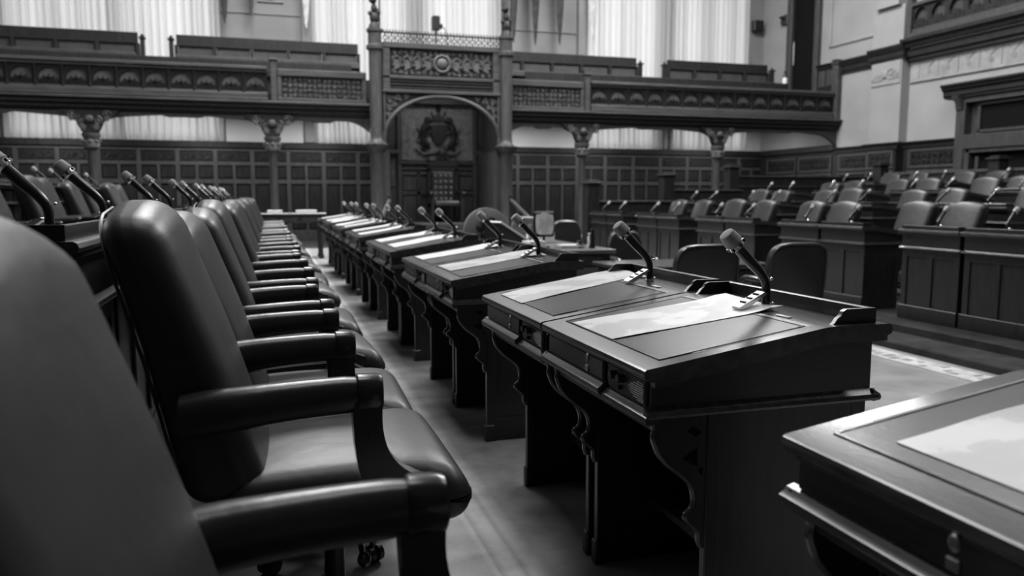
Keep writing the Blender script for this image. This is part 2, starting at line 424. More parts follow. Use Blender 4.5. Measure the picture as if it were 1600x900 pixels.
for y0, y1, d in SP:
    frame_x(fb, XR-.08-d, y0, y1, 1.88, 2.38); frame_x(fb, XR-.08-d, y0, y1, .7, 1.84)
obj('panel_frame', fb, WALLW, rwo)
for k, (y0, y1, d) in enumerate(SP[:5]):
    q = BM(); box(q, XR-.1-d, XR-.08-d, y0+.07, y1-.07, 1.95, 2.31); foliage(q, y0+.1, y1-.1, 1.97, 2.29, XR-.115-d, .18, 7+k, 'x', .012)
    obj('panel', q, CARVD, rwo)
# doorcase on the right wall, with a dark opening above the door
dc = thing('door_case', 'tall dark carved door surround with heavy cornice on the right wall', 'door surround')
q = BM(); X0 = XR-.36
box(q, X0, XR, 15.55, 15.82, F+.5, 3.5, .015); box(q, X0, XR, 13.2, 13.45, F+.5, 3.5, .015)
box(q, X0, XR, 13.45, 15.55, 2.28, 2.62, .01); box(q, X0, XR, 13.45, 15.55, 3.38, 3.55, .01); box(q, X0+.22, XR, 13.45, 15.55, 2.6, 3.4)
obj('surround_frame', q, WALLW, dc)
q = BM(); cornice_y(q, X0+.02, 12.95, 16.15, 3.52, 3.86, .22); box(q, X0, XR, 13.0, 16.1, 3.5, 3.84); obj('cornice', q, WALLD, dc)
q = BM()
for y in (15.69, 13.33):
    prism(q, [(X0, 3.2), (X0-.05, 3.25), (X0-.08, 3.4), (X0-.18, 3.5), (X0-.2, 3.56), (X0, 3.56)], 'y', y-.09, y+.09)
obj('bracket', q, CARVE, dc)
q = BM(); foliage(q, 13.6, 15.4, 3.58, 3.78, X0-.02, .2, 3, 'x', .014); obj('carved_frieze', q, CARVD, dc)
obj('dark_opening', box(BM(), X0+.16, X0+.2, 13.75, 15.2, 2.72, 3.3), VOID, dc, flat=True)
q = BM(); box(q, X0+.1, X0+.24, 13.7, 15.25, 2.66, 2.72); box(q, X0+.1, X0+.24, 13.7, 15.25, 3.3, 3.36); box(q, X0+.1, X0+.24, 15.2, 15.27, 2.66, 3.36); obj('opening_frame', q, WALLW, dc)
q = BM(); box(q, X0+.2, X0+.24, 13.45, 15.55, F+.5, 2.28); obj('door_panel', q, VOID, dc, flat=True)
q = BM(); box(q, X0+.04, X0+.2, 15.4, 15.55, F+.5, 2.28, .01); box(q, X0+.04, X0+.2, 13.45, 15.5, 2.18, 2.28, .01); box(q, X0+.12, X0+.22, 15.2, 15.3, F+.5, 2.1, .01); obj('door_frame', q, WALLW, dc)

# ------------------------------------------------------------------ gallery
ga = BM()
XA, XC0, XC1 = XL, 2.55, 6.03
for a, b in ((XA, XC0+.0), (XC1, XR)):
    box(ga, a, b, YG+.02, YB-.6, 3.46, 3.60)                      # deck
    box(ga, a, b, YG-.02, YG+.14, 3.28, 3.46)
struct('floor', ga, WALLD)
for side, (a, b) in enumerate(((XA, .08), (8.45, XR-.22))):
    t = thing('carved_balustrade', ('long carved gallery front left of the canopy' if side == 0 else 'long carved gallery front right of the canopy'), 'gallery front')
    q = BM(); box(q, a, b, YG-.10, YG+.14, 4.15, 4.24, .02); box(q, a, b, YG-.05, YG+.1, 4.09, 4.15, .01); obj('hand_rail', q, GALW, t)
    q = BM(); box(q, a, b, YG-.06, YG+.1, 3.50, 3.61, .015); box(q, a, b, YG-.10, YG+.1, 3.44, 3.50, .012); box(q, a, b, YG-.03, YG+.1, 3.60, 3.64, .01); obj('ledge_moulding', q, GALW, t)
    obj('back_board', box(BM(), a, b, YG+.034, YG+.09, 3.6, 4.1), mat('paler_backing', .075, .6, .3, var=.3), t, flat=True)
    n = round((b-a)/.56); st = (b-a)/n
    # one bay: arch board with round-headed opening, post and leafy clump
    ab = BM(); ins = []; W2 = st/2
    arc = [(st*.5+.21*math.cos(PI-PI*k/10), .22+.20*math.sin(PI*k/10)) for k in range(11)]
    outl = [(0, .49), (st, .49), (st, .0), (st*.5+.21, .0)]+arc[::-1]+[(st*.5-.21, .0), (0, .0)]
    prism(ab, outl, 'y', YG-.01, YG+.03)
    po = BM(); lathe(po, [(.035, 3.62), (.035, 3.68), (.02, 3.72), (.032, 3.82), (.02, 3.95), (.035, 4.02), (.035, 4.09)], 8, (0, YG-.02, 0))
    fo = BM(); R = random.Random(3)
    for k in range(7):
        aa = PI*k/6; leaf(fo, st/2, .02, YG, .25, aa); leaf(fo, st/2+(k-3)*.06, .0, YG+.01, .16, PI/2)
    scroll(fo, st/2-.11, .12, YG-.01, .08, 1.2, 0, 1, .018, 10); scroll(fo, st/2+.11, .12, YG-.01, .08, 1.2, PI, -1, .018, 10); ball(fo, (st/2, YG-.02, .18), .04)
    A = obj('arch_board', ab, ARCHD, t); B_ = obj('baluster_post', po, ARCHD, t); C_ = obj('leaf_carving', fo, ARCHD, t)
    A.location = (a, 0, 3.6); B_.location = (a, 0, 0); C_.location = (a, 0, 3.62)
    for k in range(1, n):
        if a+k*st < -8: continue
        shared('x', A, (a+k*st, 0, 3.6), t); shared('x', B_, (a+k*st, 0, 0), t); shared('x', C_, (a+k*st, 0, 3.62), t)
for side, (a, b) in enumerate(((.40, 2.33), (6.25, 8.16))):
    t = thing('fretwork_front', ('flat fretwork panel of the gallery front just left of the canopy' if side == 0 else 'flat fretwork panel of the gallery front just right of the canopy'), 'carved panel')
    q = BM(); box(q, a-.1, b+.1, YG-.08, YG+.1, 4.03, 4.2, .02); box(q, a-.1, b+.1, YG-.08, YG+.1, 3.42, 3.52, .015); box(q, a-.1, a, YG-.06, YG+.1, 3.5, 4.05, .01); box(q, b, b+.1, YG-.06, YG+.1, 3.5, 4.05, .01); obj('panel_frame', q, GALW, t)
    q = BM(); box(q, a, b, YG-.0, YG+.05, 3.5, 4.04); obj('backing_board', q, WALLD, t)
    q = BM(); foliage(q, a+.03, b-.03, 3.53, 4.02, YG-.01, .12, 2, 'y', .009); obj('fret_carving', q, CARVE, t)
for i, x in enumerate((.22, 8.34, XR-.14)):
    q = BM(); box(q, x-.07, x+.07, YG-.13, YG+.12, 3.25, 4.38 if i < 2 else 5.05, .015); t_ = 4.38 if i < 2 else 5.05
    box(q, x-.10, x+.10, YG-.16, YG+.15, t_, t_+.05, .01); prism(q, [(x-.08, t_+.05), (x+.08, t_+.05), (x+.11, t_+.14), (x-.11, t_+.14)], 'y', YG-.1, YG+.1)
    tag(obj('newel_post', q, GALW), ['square capped post on the gallery front left of the canopy', 'square capped post on the gallery front right of the canopy', 'tall capped post ending the gallery front at the right wall'][i], 'post')
# cornice, beam and curved arches under the gallery
for side, (a, b) in enumerate(((XA, XC0), (XC1, XR))):
    t = thing('gallery_beam', ('dark moulded beam under the gallery left of the canopy' if side == 0 else 'dark moulded beam under the gallery right of the canopy'), 'beam')
    q = BM(); prism(q, [(YG+.14, 3.10), (YG-.0, 3.10), (YG-.06, 3.16), (YG-.06, 3.22), (YG-.14, 3.26), (YG-.14, 3.32), (YG-.2, 3.36), (YG-.2, 3.42), (YG+.14, 3.42)], 'x', a, b); obj('cornice', q, WALLD, t)
    q = BM(); box(q, a, b, YG-.22, YG+.1, 3.36, 3.42, .012); obj('edge_moulding', q, GALW, t)
    cx = [-8.0, -3.835, .15, XC0] if side == 0 else [XC1, 8.25, 12.45, XR]
    for i in range(len(cx)-1):
        c0, c1 = cx[i], cx[i+1]; n = 24; lo = []
        L = c1-c0
        for k in range(n+1):
            u = k/n; e = min(u, 1-u)*L
            z = 3.0+(.05*math.cos(2*PI*(u-.5)*1.0) if L > 3 else .0) - .30*max(0, 1-e/.6)**1.8 - (.05 if abs(u-.5) < .12 else 0)
            lo.append((c0+L*u, z))
        q = BM(); prism(q, lo+[(c1, 3.12), (c0, 3.12)], 'y', YG+.04, YG+.14); obj('curved_rail', q, WALLW, t)
def scroll_bracket(x, label):
    t = thing('gallery_column', label, 'column', (x, YG+.05, 0))
    q = BM(); lathe(q, [(.20, F), (.20, F+.18), (.13, F+.25), (.105, F+.4), (.10, 1.2), (.095, 2.2), (.11, 2.24)], 14); obj('shaft', q, WALLW, t)
    q = BM(); lathe(q, [(.11, 2.2), (.17, 2.26), (.18, 2.36), (.15, 2.44), (.20, 2.52), (.20, 2.58)], 14)
    for k in range(8):
        a = k*PI/4; ball(q, (.17*math.cos(a), .17*math.sin(a), 2.40), .045)
    obj('capital', q, CARVE, t)
    q = BM()
    prism(q, smooth_pts([(-.62, 3.1), (-.5, 2.95), (-.30, 2.86), (-.22, 2.7), (-.14, 2.56)], 4)+smooth_pts([(.14, 2.56), (.22, 2.7), (.30, 2.86), (.5, 2.95), (.62, 3.1)], 4), 'y', -.10, .06)
    obj('spreading_bracket', q, WALLD, t)
    q = BM()
    for s in (-1, 1):
        scroll(q, s*.36, 3.0, -.12, .10, 1.3, 0, s, .022); scroll(q, s*.18, 2.86, -.12, .10, 1.3, PI/2, -s, .022); leaf(q, s*.1, 2.62, -.12, .26, PI/2-s*.4); leaf(q, s*.3, 2.86, -.12, .2, PI/2-s)
    ball(q, (0, -.12, 2.9), .09, 1.1, .6, 1); obj('scroll_carving', q, CARVE, t)
for x, l in ((-3.835, 'dark column with carved bracket under the gallery, leftmost in view'), (.15, 'dark column with carved bracket under the gallery, nearest left of the canopy'),
             (8.25, 'dark column with carved bracket under the gallery, nearest right of the canopy'), (12.45, 'dark column with carved bracket under the gallery, rightmost in view')): scroll_bracket(x, l)
# gallery tiers and benches
g2 = BM(); box(g2, XA, XR, YG+.9, YB-.3, 3.6, 4.15)
for a, b in ((XA, 2.6), (6.0, XR)): box(g2, a, b, YG+1.75, YB-.3, 4.15, 4.45)
struct('floor', g2, WALLD)
def bench(x0, x1, y, z0, z1, label, cap=True, div=True):
    t = thing('gallery_bench', label, 'bench', (0, 0, 0), 0, None)
    q = BM(); box(q, x0, x1, y, y+.06, z1-.26, z1, .01); obj('top_board', q, WALLD, t)
    q = BM(); box(q, x0+.01, x1-.01, y-.1, y+.02, z1-.30, z1-.25, .01); obj('ledge', q, WALLD, t)
    n = max(1, round((x1-x0)/.95)); s = (x1-x0)/n
    for k in range(n): obj('back_panel', box(BM(), x0+k*s+.05, x0+(k+1)*s-.05, y-.04, y+.03, z0+.25, z1-.27, .015), BENCHL, t)
    q = BM()
    for k in range(n+1): box(q, x0+k*s-.04, x0+k*s+.04, y-.12, y+.05, z0, z1-.28, .01)
    obj('divider', q, WALLD, t)
    q = BM(); box(q, x0, x1, y-.5, y, z0+.1, z0+.28, .03); obj('seat', q, BENCHL, t)
YBn = 22.8
bench(-9.6, -3.05, YBn, 4.45, 5.3, 'dark gallery bench at the far left, behind the railing')
bench(-2.14, 2.50, YBn, 4.45, 5.3, 'dark gallery bench between the left aisle gap and the canopy')
bench(6.3, 10.92, YBn, 4.45, 5.34, 'dark gallery bench just right of the canopy')
bench(11.97, 15.56, YBn, 4.45, 5.34, 'dark gallery bench near the right corner')
for i, (a, b) in enumerate(((XA, -3.2), (-3.2, 2.2), (7.0, 15.6))):
    q = BM(); box(q, a, b, 21.7, 21.78, 4.0, 4.56 if i < 2 else 4.62, .02); box(q, a, b, 21.3, 21.7, 4.1, 4.3, .03)
    tag(obj('front_bench', q, WALLD), ['low dark front bench of the gallery at the far left', 'low dark front bench of the gallery left of the canopy', 'low dark front bench of the gallery right of the canopy'][i], 'bench')
for i, x in enumerate((-2.94, -2.26, 11.03, 11.85, 15.70)):
    q = BM(); box(q, x-.05, x+.05, YBn-.1, YBn+.05, 4.3, 5.14, .008); box(q, x-.075, x+.075, YBn-.13, YBn+.08, 5.14, 5.18); ball(q, (x, YBn-.02, 5.22), .045)
    tag(obj('bench_end_post', q, WALLD), ['knobbed bench end post on the left side of the left gallery gap', 'knobbed bench end post on the right side of the left gallery gap', 'knobbed bench end post on the left side of the right gallery gap', 'knobbed bench end post on the right side of the right gallery gap', 'knobbed bench end post beside the tall dark door'][i], 'post')

# ------------------------------------------------------------------ carved canopy over the throne
cy = YG-.35
cnp = thing('carved_canopy', 'tall carved wooden canopy with arch and pierced cresting above the throne', 'canopy', (0, 0, 0))
for x in (2.62, 5.97):
    q = BM(); lathe(q, [(.24, F), (.24, .3), (.2, .36), (.165, .5), (.165, 2.2), (.2, 2.26), (.28, 2.34), (.30, 2.42), (.22, 2.47), (.17, 2.52), (.155, 2.6), (.155, 4.68), (.21, 4.72), (.21, 4.8), (.165, 4.84), (.165, 5.1), (.2, 5.14), (.2, 5.2)], 16, (x, cy, 0)); obj('column', q, WALLW, cnp)
    q = BM()   # heraldic beast finial
    lathe(q, [(.15, 5.2), (.13, 5.3), (.08, 5.36)], 10, (x, cy, 0)); ball(q, (x, cy, 5.46), .13, .9, .8, 1.25); ball(q, (x, cy, 5.68), .10, .8, .9, 1.3); ball(q, (x-.03, cy-.03, 5.88), .095)
    ball(q, (x-.09, cy-.06, 5.86), .05); ball(q, (x+.09, cy, 5.6), .07, 1, 1, 1.3); ball(q, (x-.1, cy-.04, 5.56), .06); tube(q, [(x+.12, cy, 5.2), (x+.13, cy, 5.9), (x+.13, cy, 6.1)], [.02, .02, .008], 6)
    obj('beast_finial', q, CARVD, cnp)
    q = BM()
    for k in range(10):
        a = k*PI/5; ball(q, (x+.26*math.cos(a), cy+.26*math.sin(a), 2.4), .05)
    obj('capital_leaves', q, CARVD, cnp)
q = BM()
box(q, 2.8, 5.8, cy-.04, cy+.3, 4.78, 4.92, .02); box(q, 2.8, 5.8, cy-.02, cy+.3, 4.04, 4.12, .015)
box(q, 2.8, 2.98, cy-.02, cy+.3, 3.78, 4.8, .012); box(q, 5.62, 5.8, cy-.02, cy+.3, 3.78, 4.8, .012)
box(q, 2.78, 5.82, cy-.05, cy+.3, 3.70, 3.78, .015)
obj('panel_frame', q, GALW, cnp)
q = BM()
for z in (3.80, 3.88, 3.96): box(q, 2.98, 5.62, cy+.0, cy+.3, z, z+.05, .012)
obj('moulding_band', q, WALLD, cnp)
obj('panel_ground', box(BM(), 2.98, 5.62, cy+.06, cy+.3, 4.1, 4.8), WALLD, cnp)
q = BM(); mz = 4.45
foliage(q, 3.02, 5.58, 4.14, 4.77, cy+.05, .15, 9, 'y', .011)
for s in (-1, 1):
    for k in range(4):
        P_ = smooth_pts([(4.3+s*(.24+.26*k), cy+.02, mz-.1), (4.3+s*(.34+.26*k), cy-.01, mz+.14), (4.3+s*(.46+.26*k), cy+.0, mz+.08), (4.3+s*(.44+.26*k), cy+.02, mz-.04)], 4)
        tube(q, P_, .022, 5)
        for j in range(3): leaf(q, 4.3+s*(.28+.26*k), mz-.05, cy+.01, .22, (0 if s > 0 else PI)+s*(-.7+.6*j))
lathe_r = [(.20*math.cos(2*PI*k/20), .20*math.sin(2*PI*k/20)) for k in range(20)]
tube(q, [(4.3+a, cy+.02, mz+b) for a, b in lathe_r], .035, 6, True); ball(q, (4.3, cy+.02, mz), .14, 1, .5, 1, 12, 8)
obj('scroll_carving', q, CARVE, cnp)
# pierced cresting
q = BM(); box(q, 2.8, 5.8, cy, cy+.06, 5.13, 5.17, .01)
for k in range(38):
    x = 2.84+k*.08; ball(q, (x, cy+.03, 5.20), .022, u=6, v=4)
for k in range(19):
    x = 2.88+k*.158
    tube(q, [(x+.05*math.cos(2*PI*j/8), cy+.03, 5.02+.05*math.sin(2*PI*j/8)) for j in range(8)], .013, 5, True)
    tube(q, [(x+.079, cy+.03, 4.92), (x+.079, cy+.03, 5.13)], .012, 5)
    tube(q, [(x, cy+.03, 5.07), (x, cy+.03, 5.13)], .02, 5); tube(q, [(x, cy+.03, 4.92), (x, cy+.03, 4.97)], .02, 5)
obj('pierced_cresting', q, CARVD, cnp)
# arch and spandrels
arc = []
for k in range(25):
    a = PI-PI*k/24; arc.append((4.3+1.50*math.cos(a), 2.46+1.18*math.sin(a)**.9*(1+.0*a)))
for h_ in (arc[:13], arc[12:][::-1]):
    e_ = h_[0][0]
    q = BM(); prism(q, [(e_, 2.47), (e_, 3.72), (4.3, 3.72)]+h_[::-1][:-1], 'y', cy+.05, cy+.25); obj('spandrel_board', q, WALLD, cnp)
q = BM(); tube(q, [(x, cy+.02, z) for x, z in arc], .055, 8); box(q, 2.80, 2.86, cy-.02, cy+.1, 2.3, 3.72, .01); box(q, 5.74, 5.8, cy-.02, cy+.1, 2.3, 3.72, .01); obj('arch_moulding', q, GALW, cnp)
for s in (-1, 1):
    q = BM()
    for dx, dz, r in ((1.32, 3.56, .1), (1.12, 3.58, .09), (.92, 3.61, .07), (1.34, 3.36, .09), (1.36, 3.18, .07), (1.2, 3.42, .06)):
        scroll(q, 4.3+s*dx, dz, cy+.03, r, 1.3, dx*9, s, .016)
        for j in range(3): leaf(q, 4.3+s*dx, dz, cy+.03, r*1.3, j*2.1+dx*5)
    obj('spandrel_carving', q, CARVE, cnp)
# canopy alcove: side cheeks, back wall with relief
ny = 22.0
q = BM(); box(q, 2.75, 2.95, cy+.1, ny, F, 2.3); box(q, 5.65, 5.85, cy+.1, ny, F, 2.3); box(q, 2.7, 5.9, ny, ny+.1, F, 3.8); box(q, 2.7, 5.9, cy+.2, ny+.1, 3.75, 3.85)
box(q, 2.7, 2.8, cy+.2, ny, 2.3, 3.8); box(q, 5.8, 5.9, cy+.2, ny, 2.3, 3.8)
obj('alcove_lining', q, WALLW, cnp, flat=True)
q = BM()
for a, b in ((2.95, 3.45), (5.6, 6.1)):
    box(q, a, b, ny-.3, ny-.0, 2.28, 2.4, .015)
box(q, 3.42, 5.62, ny-.12, ny, 2.02, 2.10, .015); box(q, 3.42, 5.62, ny-.08, ny, 1.86, 1.92, .015)
box(q, 3.40, 3.52, ny-.1, ny, F, 3.75, .012); box(q, 5.52, 5.64, ny-.1, ny, F, 3.75, .012); box(q, 3.42, 5.62, ny-.1, ny, 3.62, 3.75, .01)
box(q, 3.42, 5.62, ny-.06, ny, 1.18, 1.28, .01); box(q, 3.42, 5.62, ny-.06, ny, 1.72, 1.82, .01)
for x in (3.98, 5.06): box(q, x-.05, x+.05, ny-.06, ny, F, 1.8, .01)
obj('alcove_moulding', q, WALLW, cnp)
for x in (3.55, 5.14):
    obj('alcove_panel', box(BM(), x, x+.38, ny-.04, ny, 1.3, 1.68, .015), WALLW, cnp); obj('alcove_panel', box(BM(), x, x+.38, ny-.04, ny, .4, 1.15, .015), WALLW, cnp)
for x in (2.98, 5.68):
    q = BM(); box(q, x, x+.36, ny-.05, ny, 1.4, 2.2, .015); foliage(q, x+.04, x+.32, 1.45, 2.15, ny-.06, .16, 8, 'y', .012); obj('alcove_panel', q, CARVE, cnp)
# relief: crown over a shield held by two beasts, with a ribbon
rl = bpy.data.objects.new('arms_relief', None); COL.objects.link(rl); rl.parent = cnp; rl.location = (4.54, ny-.06, 2.85)
q = BM(); box(q, -1.0, 1.0, 0, .05, -.72, .76); foliage(q, -.97, .97, -.7, .74, -.01, .21, 12, 'y', .012); obj('relief_ground', q, mat('relief_wood', .16, .6, .3, var=.3, vscale=8), rl)
q = BM()
sh = smooth_pts([(-.2, .22), (0, .25), (.2, .22), (.21, 0), (.13, -.2), (0, -.32)], 4)
sh = sh+[(-x, z) for x, z in sh[::-1] if abs(x) > .001 and z < .2]
prism(q, sh, 'y', -.12, 0); obj('shield', q, CARVD, rl)
q = BM(); prism(q, [(-.14, .34), (.14, .34), (.18, .52), (.09, .46), (.0, .58), (-.09, .46), (-.18, .52)], 'y', -.12, -.02)
ball(q, (0, -.07, .62), .045); ball(q, (.18, -.07, .55), .03); ball(q, (-.18, -.07, .55), .03); ball(q, (0, -.06, .68), .10, .7, .5, 1.1); obj('crown', q, CARVD, rl)
for s in (-1, 1):
    q = BM()    # rampant beast
    tube(q, smooth_pts([(s*.34, -.05, -.40), (s*.42, -.07, -.15), (s*.40, -.08, .1), (s*.33, -.08, .28)], 4), [.05, .08, .10, .10, .09, .085, .09, .10, .11, .10, .09, .08, .075], 8)
    ball(q, (s*.30, -.09, .36), .09, 1.1, .7, 1); ball(q, (s*.22, -.10, .34), .05)
    for p in (((s*.34, -.09, .18), (s*.24, -.12, .20), (s*.19, -.12, .12)), ((s*.36, -.08, .08), (s*.26, -.12, .02), (s*.2, -.12, -.02)), ((s*.40, -.08, -.2), (s*.28, -.1, -.28), (s*.24, -.1, -.42)), ((s*.38, -.08, -.3), (s*.46, -.08, -.42), (s*.38, -.1, -.5))):
        tube(q, p, [.045, .035, .025], 6)
    tube(q, smooth_pts([(s*.44, -.05, -.3), (s*.58, -.06, -.2), (s*.52, -.06, 0), (s*.6, -.06, .14)], 4), .018, 6)
    obj('supporter_beast', q, CARVD, rl)
q = BM(); tube(q, smooth_pts([(-.62, -.04, -.42), (-.4, -.06, -.56), (0, -.06, -.5), (.4, -.06, -.56), (.62, -.04, -.42)], 5), .045, 6); obj('ribbon', q, CARVE, rl)
# dais and throne
dz = F+.6
q = BM(); box(q, 2.6, 6.0, 19.2, 20.4, F-.14, F+.2, .02); box(q, 2.85, 5.75, 19.7, 21.95, F+.02, F+.42, .02); box(q, 3.0, 5.6, 20.0, 21.95, F+.4, dz, .02)
struct('floor', q, CARPETD)
th = thing('throne', 'high backed carved throne with buttoned leather back under the canopy', 'throne', (4.55, 21.3, dz))
q = BM(); box(q, -.42, -.32, .1, .2, 0, 1.45, .015); box(q, .32, .42, .1, .2, 0, 1.45, .015); box(q, -.42, .42, .1, .2, 1.35, 1.5, .015); box(q, -.42, .42, .1, .2, .4, .5); obj('back_frame', q, WALLD, th)
q = BM(); rbox(q, (0, .1, .93), (.31, .06, .43), .05, 8); obj('back_cushion', q, LEATHD, th)
q = BM()
for i in range(4):
    for j in range(5): ball(q, (-.21+.14*i, .03, .62+.155*j), .045, 1, .5, 1)
obj('button', q, mat('buttoned_leather', .11, .5, .4), th)['kind'] = 'stuff'
q = BM(); prism(q, [(-.42, 1.5), (.42, 1.5), (.36, 1.6), (.2, 1.64), (.14, 1.78), (-.14, 1.78), (-.2, 1.64), (-.36, 1.6)], 'y', .08, .2); ball(q, (0, .1, 1.86), .13, 1, .6, 1); ball(q, (-.08, .06, 1.72), .05); ball(q, (.08, .06, 1.72), .05)
tube(q, [(-.1, .1, 1.94), (0, .1, 2.03), (.1, .1, 1.94)], .03, 6)
for s in (-1, 1): lathe(q, [(.05, 1.5), (.03, 1.6), (.06, 1.66), (.02, 1.76)], 8, (s*.39, .15, 0))
obj('crest', q, CARVD, th)
q = BM(); rbox(q, (0, -.2, .5), (.34, .32, .08), .06, 8); obj('seat', q, LEATHD, th)
for s in (-1, 1):
    q = BM(); tube(q, smooth_pts([(s*.4, .12, .82), (s*.42, -.2, .8), (s*.44, -.48, .78)], 4), .045, 8); ball(q, (s*.44, -.5, .76), .07); box(q, s*.4-.04, s*.4+.04, -.5, -.42, 0, .76, .01); obj('arm', q, CARVD, th)

# device on top of the canopy; flags; small things
t = thing('spotlight', 'small black spotlight on a stem above the canopy cresting', 'spotlight', (4.30, 20.9, 4.9))
q = BM(); tube(q, [(0, 0, 0), (0, 0, .5)], .025, 6); obj('stem', q, BLACK, t)
q = BM(); box(q, -.11, .09, -.12, .1, .5, .86, .02); box(q, .08, .16, -.1, .04, .55, .66, .01); obj('housing', q, BLACK, t)
q = BM(); tube(q, smooth_pts([(.14, 0, .6), (.24, 0, .55), (.28, 0, .3), (.28, 0, 0)], 4), .012, 5); obj('cable', q, BLACK, t)
fl = [(-.98, 6.1, 0, 'dark furled flag hanging left of the wall crest, nearest the left curtain'), (-.28, 6.35, 0, 'dark furled flag hanging just left of the wall crest'), (1.20, 6.12, 1, 'pale furled flag hanging left of the wide curtain'),
      (7.35, 6.05, 0, 'narrow dark furled flag hanging just right of the canopy'), (8.05, 6.0, 0, 'wide dark furled flag, middle one of the three on the grey pier'), (8.85, 6.05, 0, 'dark furled flag hanging on the right of the grey pier'), (9.95, 5.95, 1, 'grey furled flag hanging over the left edge of the right curtain')]
for x, z, c, l in fl:
    q = BM(); n = 12; rings = []
    for i in range(9):
        tt = i/8; r = .04+.13*min(1, tt*1.6); zz = z+tt*3.2
        rings.append([(x+(r*(1+.35*math.cos(5*2*PI*k/n+i*.3)))*math.cos(2*PI*k/n), 24.0+.6*r*(1+.3*math.cos(3*2*PI*k/n))*math.sin(2*PI*k/n), zz+(.25*math.sin(2*PI*k/n) if i == 0 else 0)) for k in range(n)])
    loft(q, rings); tag(obj('hanging_flag', q, FABL if c else FABD), l, 'flag')
q = BM(); box(q, -.1, .6, YB-.06, YB, 6.62, 6.68, .01)
for s in (-1, 1): scroll(q, .25+s*.2, 6.85, YB-.05, .13, 1.3, 1, s, .025)
ball(q, (.25, YB-.05, 6.9), .16, 1, .4, 1.2)
tag(obj('wall_crest', q, PLASTB), 'small carved crest at the top of the left pier between flags', 'crest')
q = BM(); box(q, XL, XR, YB-.02, YB+.0, 6.12, 6.15)
for x in (-.9, 1.1, 8.7, 9.6): pass
for a, b in ((-1.19, 1.38), (7.03, 9.9)):
    pass
lb = BM()
for a, b in ((-1.08, 1.06), (7.15, 9.6), (15.95, XR)): box(lb, a, b, YB-.03, YB, 2.69, 3.5)
struct('trim_10', lb, PLASTL, flat=True)
st_ = BM()
for a, b in ((-1.19, 1.38), (7.03, 9.9)): box(st_, a, b, YB-.04, YB, 6.28, 6.33, .01)
struct('trim_8', st_, PLASTB); q.free()
for i, (x) in enumerate((1.22, 9.75)):
    q = BM(); box(q, x-.14, x+.14, YB-.2, YB+.01, 2.7, 10.5, .02); struct('wall_pier', q, PLASTB)
# dark tall door in the right wall above the gallery, its frame, speaker box and bottle
dd = BM(); box(dd, XR-.05, XR+.02, 21.62, 22.75, 4.45, 9.5); d1 = struct('door_1', dd, VOID, flat=True)
q = BM(); box(q, XR-.16, XR, 21.42, 21.62, 4.3, 9.6, .015); box(q, XR-.16, XR, 22.75, 23.0, 4.3, 9.6, .015); obj('door_frame', q, WALLW, d1)
q = BM(); box(q, XR-.1, XR-.06, 22.66, 22.72, 5.35, 6.1, .01); obj('door_handle', q, PEWTER, d1)
q = BM(); box(q, XR-.1, XR, 20.6, 21.42, 4.2, 5.05); cornice_y(q, XR-.08, 20.55, 21.42, 5.0, 5.14, .12); t_ = struct('trim_9', q, WALLD)
for y in (20.7, 21.06): obj('panel', box(BM(), XR-.13, XR-.1, y, y+.28, 4.45, 4.95, .02), WALLW, t_)
t = thing('wall_speaker', 'small black loudspeaker box high on the wall by the right window', 'speaker', (16.15, YB-.16, 6.72))
obj('cabinet', box(BM(), -.18, .18, -.1, .1, 0, .36, .015), BLACK, t); q = BM(); box(q, -.14, .14, -.115, -.1, .04, .32); obj('grille', q, CARVD, t)
q = BM(); box(q, XR-.12, XR, 23.05, 23.4, 6.75, 7.05, .02); tube(q, [(XR-.1, 23.2, 6.9), (XR-.3, 23.2, 6.95)], .03, 6); tag(obj('wall_bracket', q, BLACK), 'small dark bracket on the wall beside the tall dark door', 'bracket')
t = thing('bottle', 'dark bottle with a pale label at the right gallery bench end', 'bottle', (15.72, 22.1, 4.45))
q = BM(); lathe(q, [(.07, 0), (.075, .02), (.075, .42), (.03, .5), (.03, .58), (.04, .6)], 12); obj('body', q, BLACK, t)
q = BM(); lathe(q, [(.077, .22), (.077, .40)], 12); obj('bottle_label', q, PAPER, t)
# balcony on the right wall
bl = thing('side_balcony', 'dark carved balcony front above the cornice on the right wall', 'balcony', (0, 0, 0))
bx = XR-.32
q = BM(); box(q, bx-.05, bx+.1, 9, 17.5, 6.02, 6.12, .015); box(q, bx-.05, bx+.1, 9, 17.5, 5.25, 5.36, .015); box(q, bx-.0, bx+.1, 9, 17.5, 5.36, 5.45, .01); box(q, bx-.06, bx+.12, 17.42, 17.56, 5.2, 6.3, .01); obj('rails', q, GALW, bl)
obj('back_board', box(BM(), bx+.12, bx+.15, 9, 17.5, 5.3, 6.05), WALLW, bl, flat=True)
st = .56
ab = BM(); arc = [(st*.5+.2*math.cos(PI-PI*k/10), .33+.2*math.sin(PI*k/10)) for k in range(11)]
prism(ab, [(0, .62), (st, .62), (st, 0), (st*.5+.2, 0)]+arc[::-1]+[(st*.5-.2, 0), (0, 0)], 'x', bx+.03, bx+.07)
fo = BM()
for k in range(7): leaf(fo, st/2, .02, bx+.03, .28, PI*k/6, 'x')
scroll(fo, st/2-.12, .16, bx+.03, .1, 1.2, 0, 1, .02, 10, 'x'); scroll(fo, st/2+.12, .16, bx+.03, .1, 1.2, PI, -1, .02, 10, 'x')
A = obj('arch_board', ab, WALLD, bl); C_ = obj('leaf_carving', fo, CARVD, bl); A.location = (0, 16.9, 5.44); C_.location = (0, 16.9, 5.44)
for k in range(1, 13): shared('x', A, (0, 16.9-k*st, 5.44), bl); shared('x', C_, (0, 16.9-k*st, 5.44), bl)
q = BM()
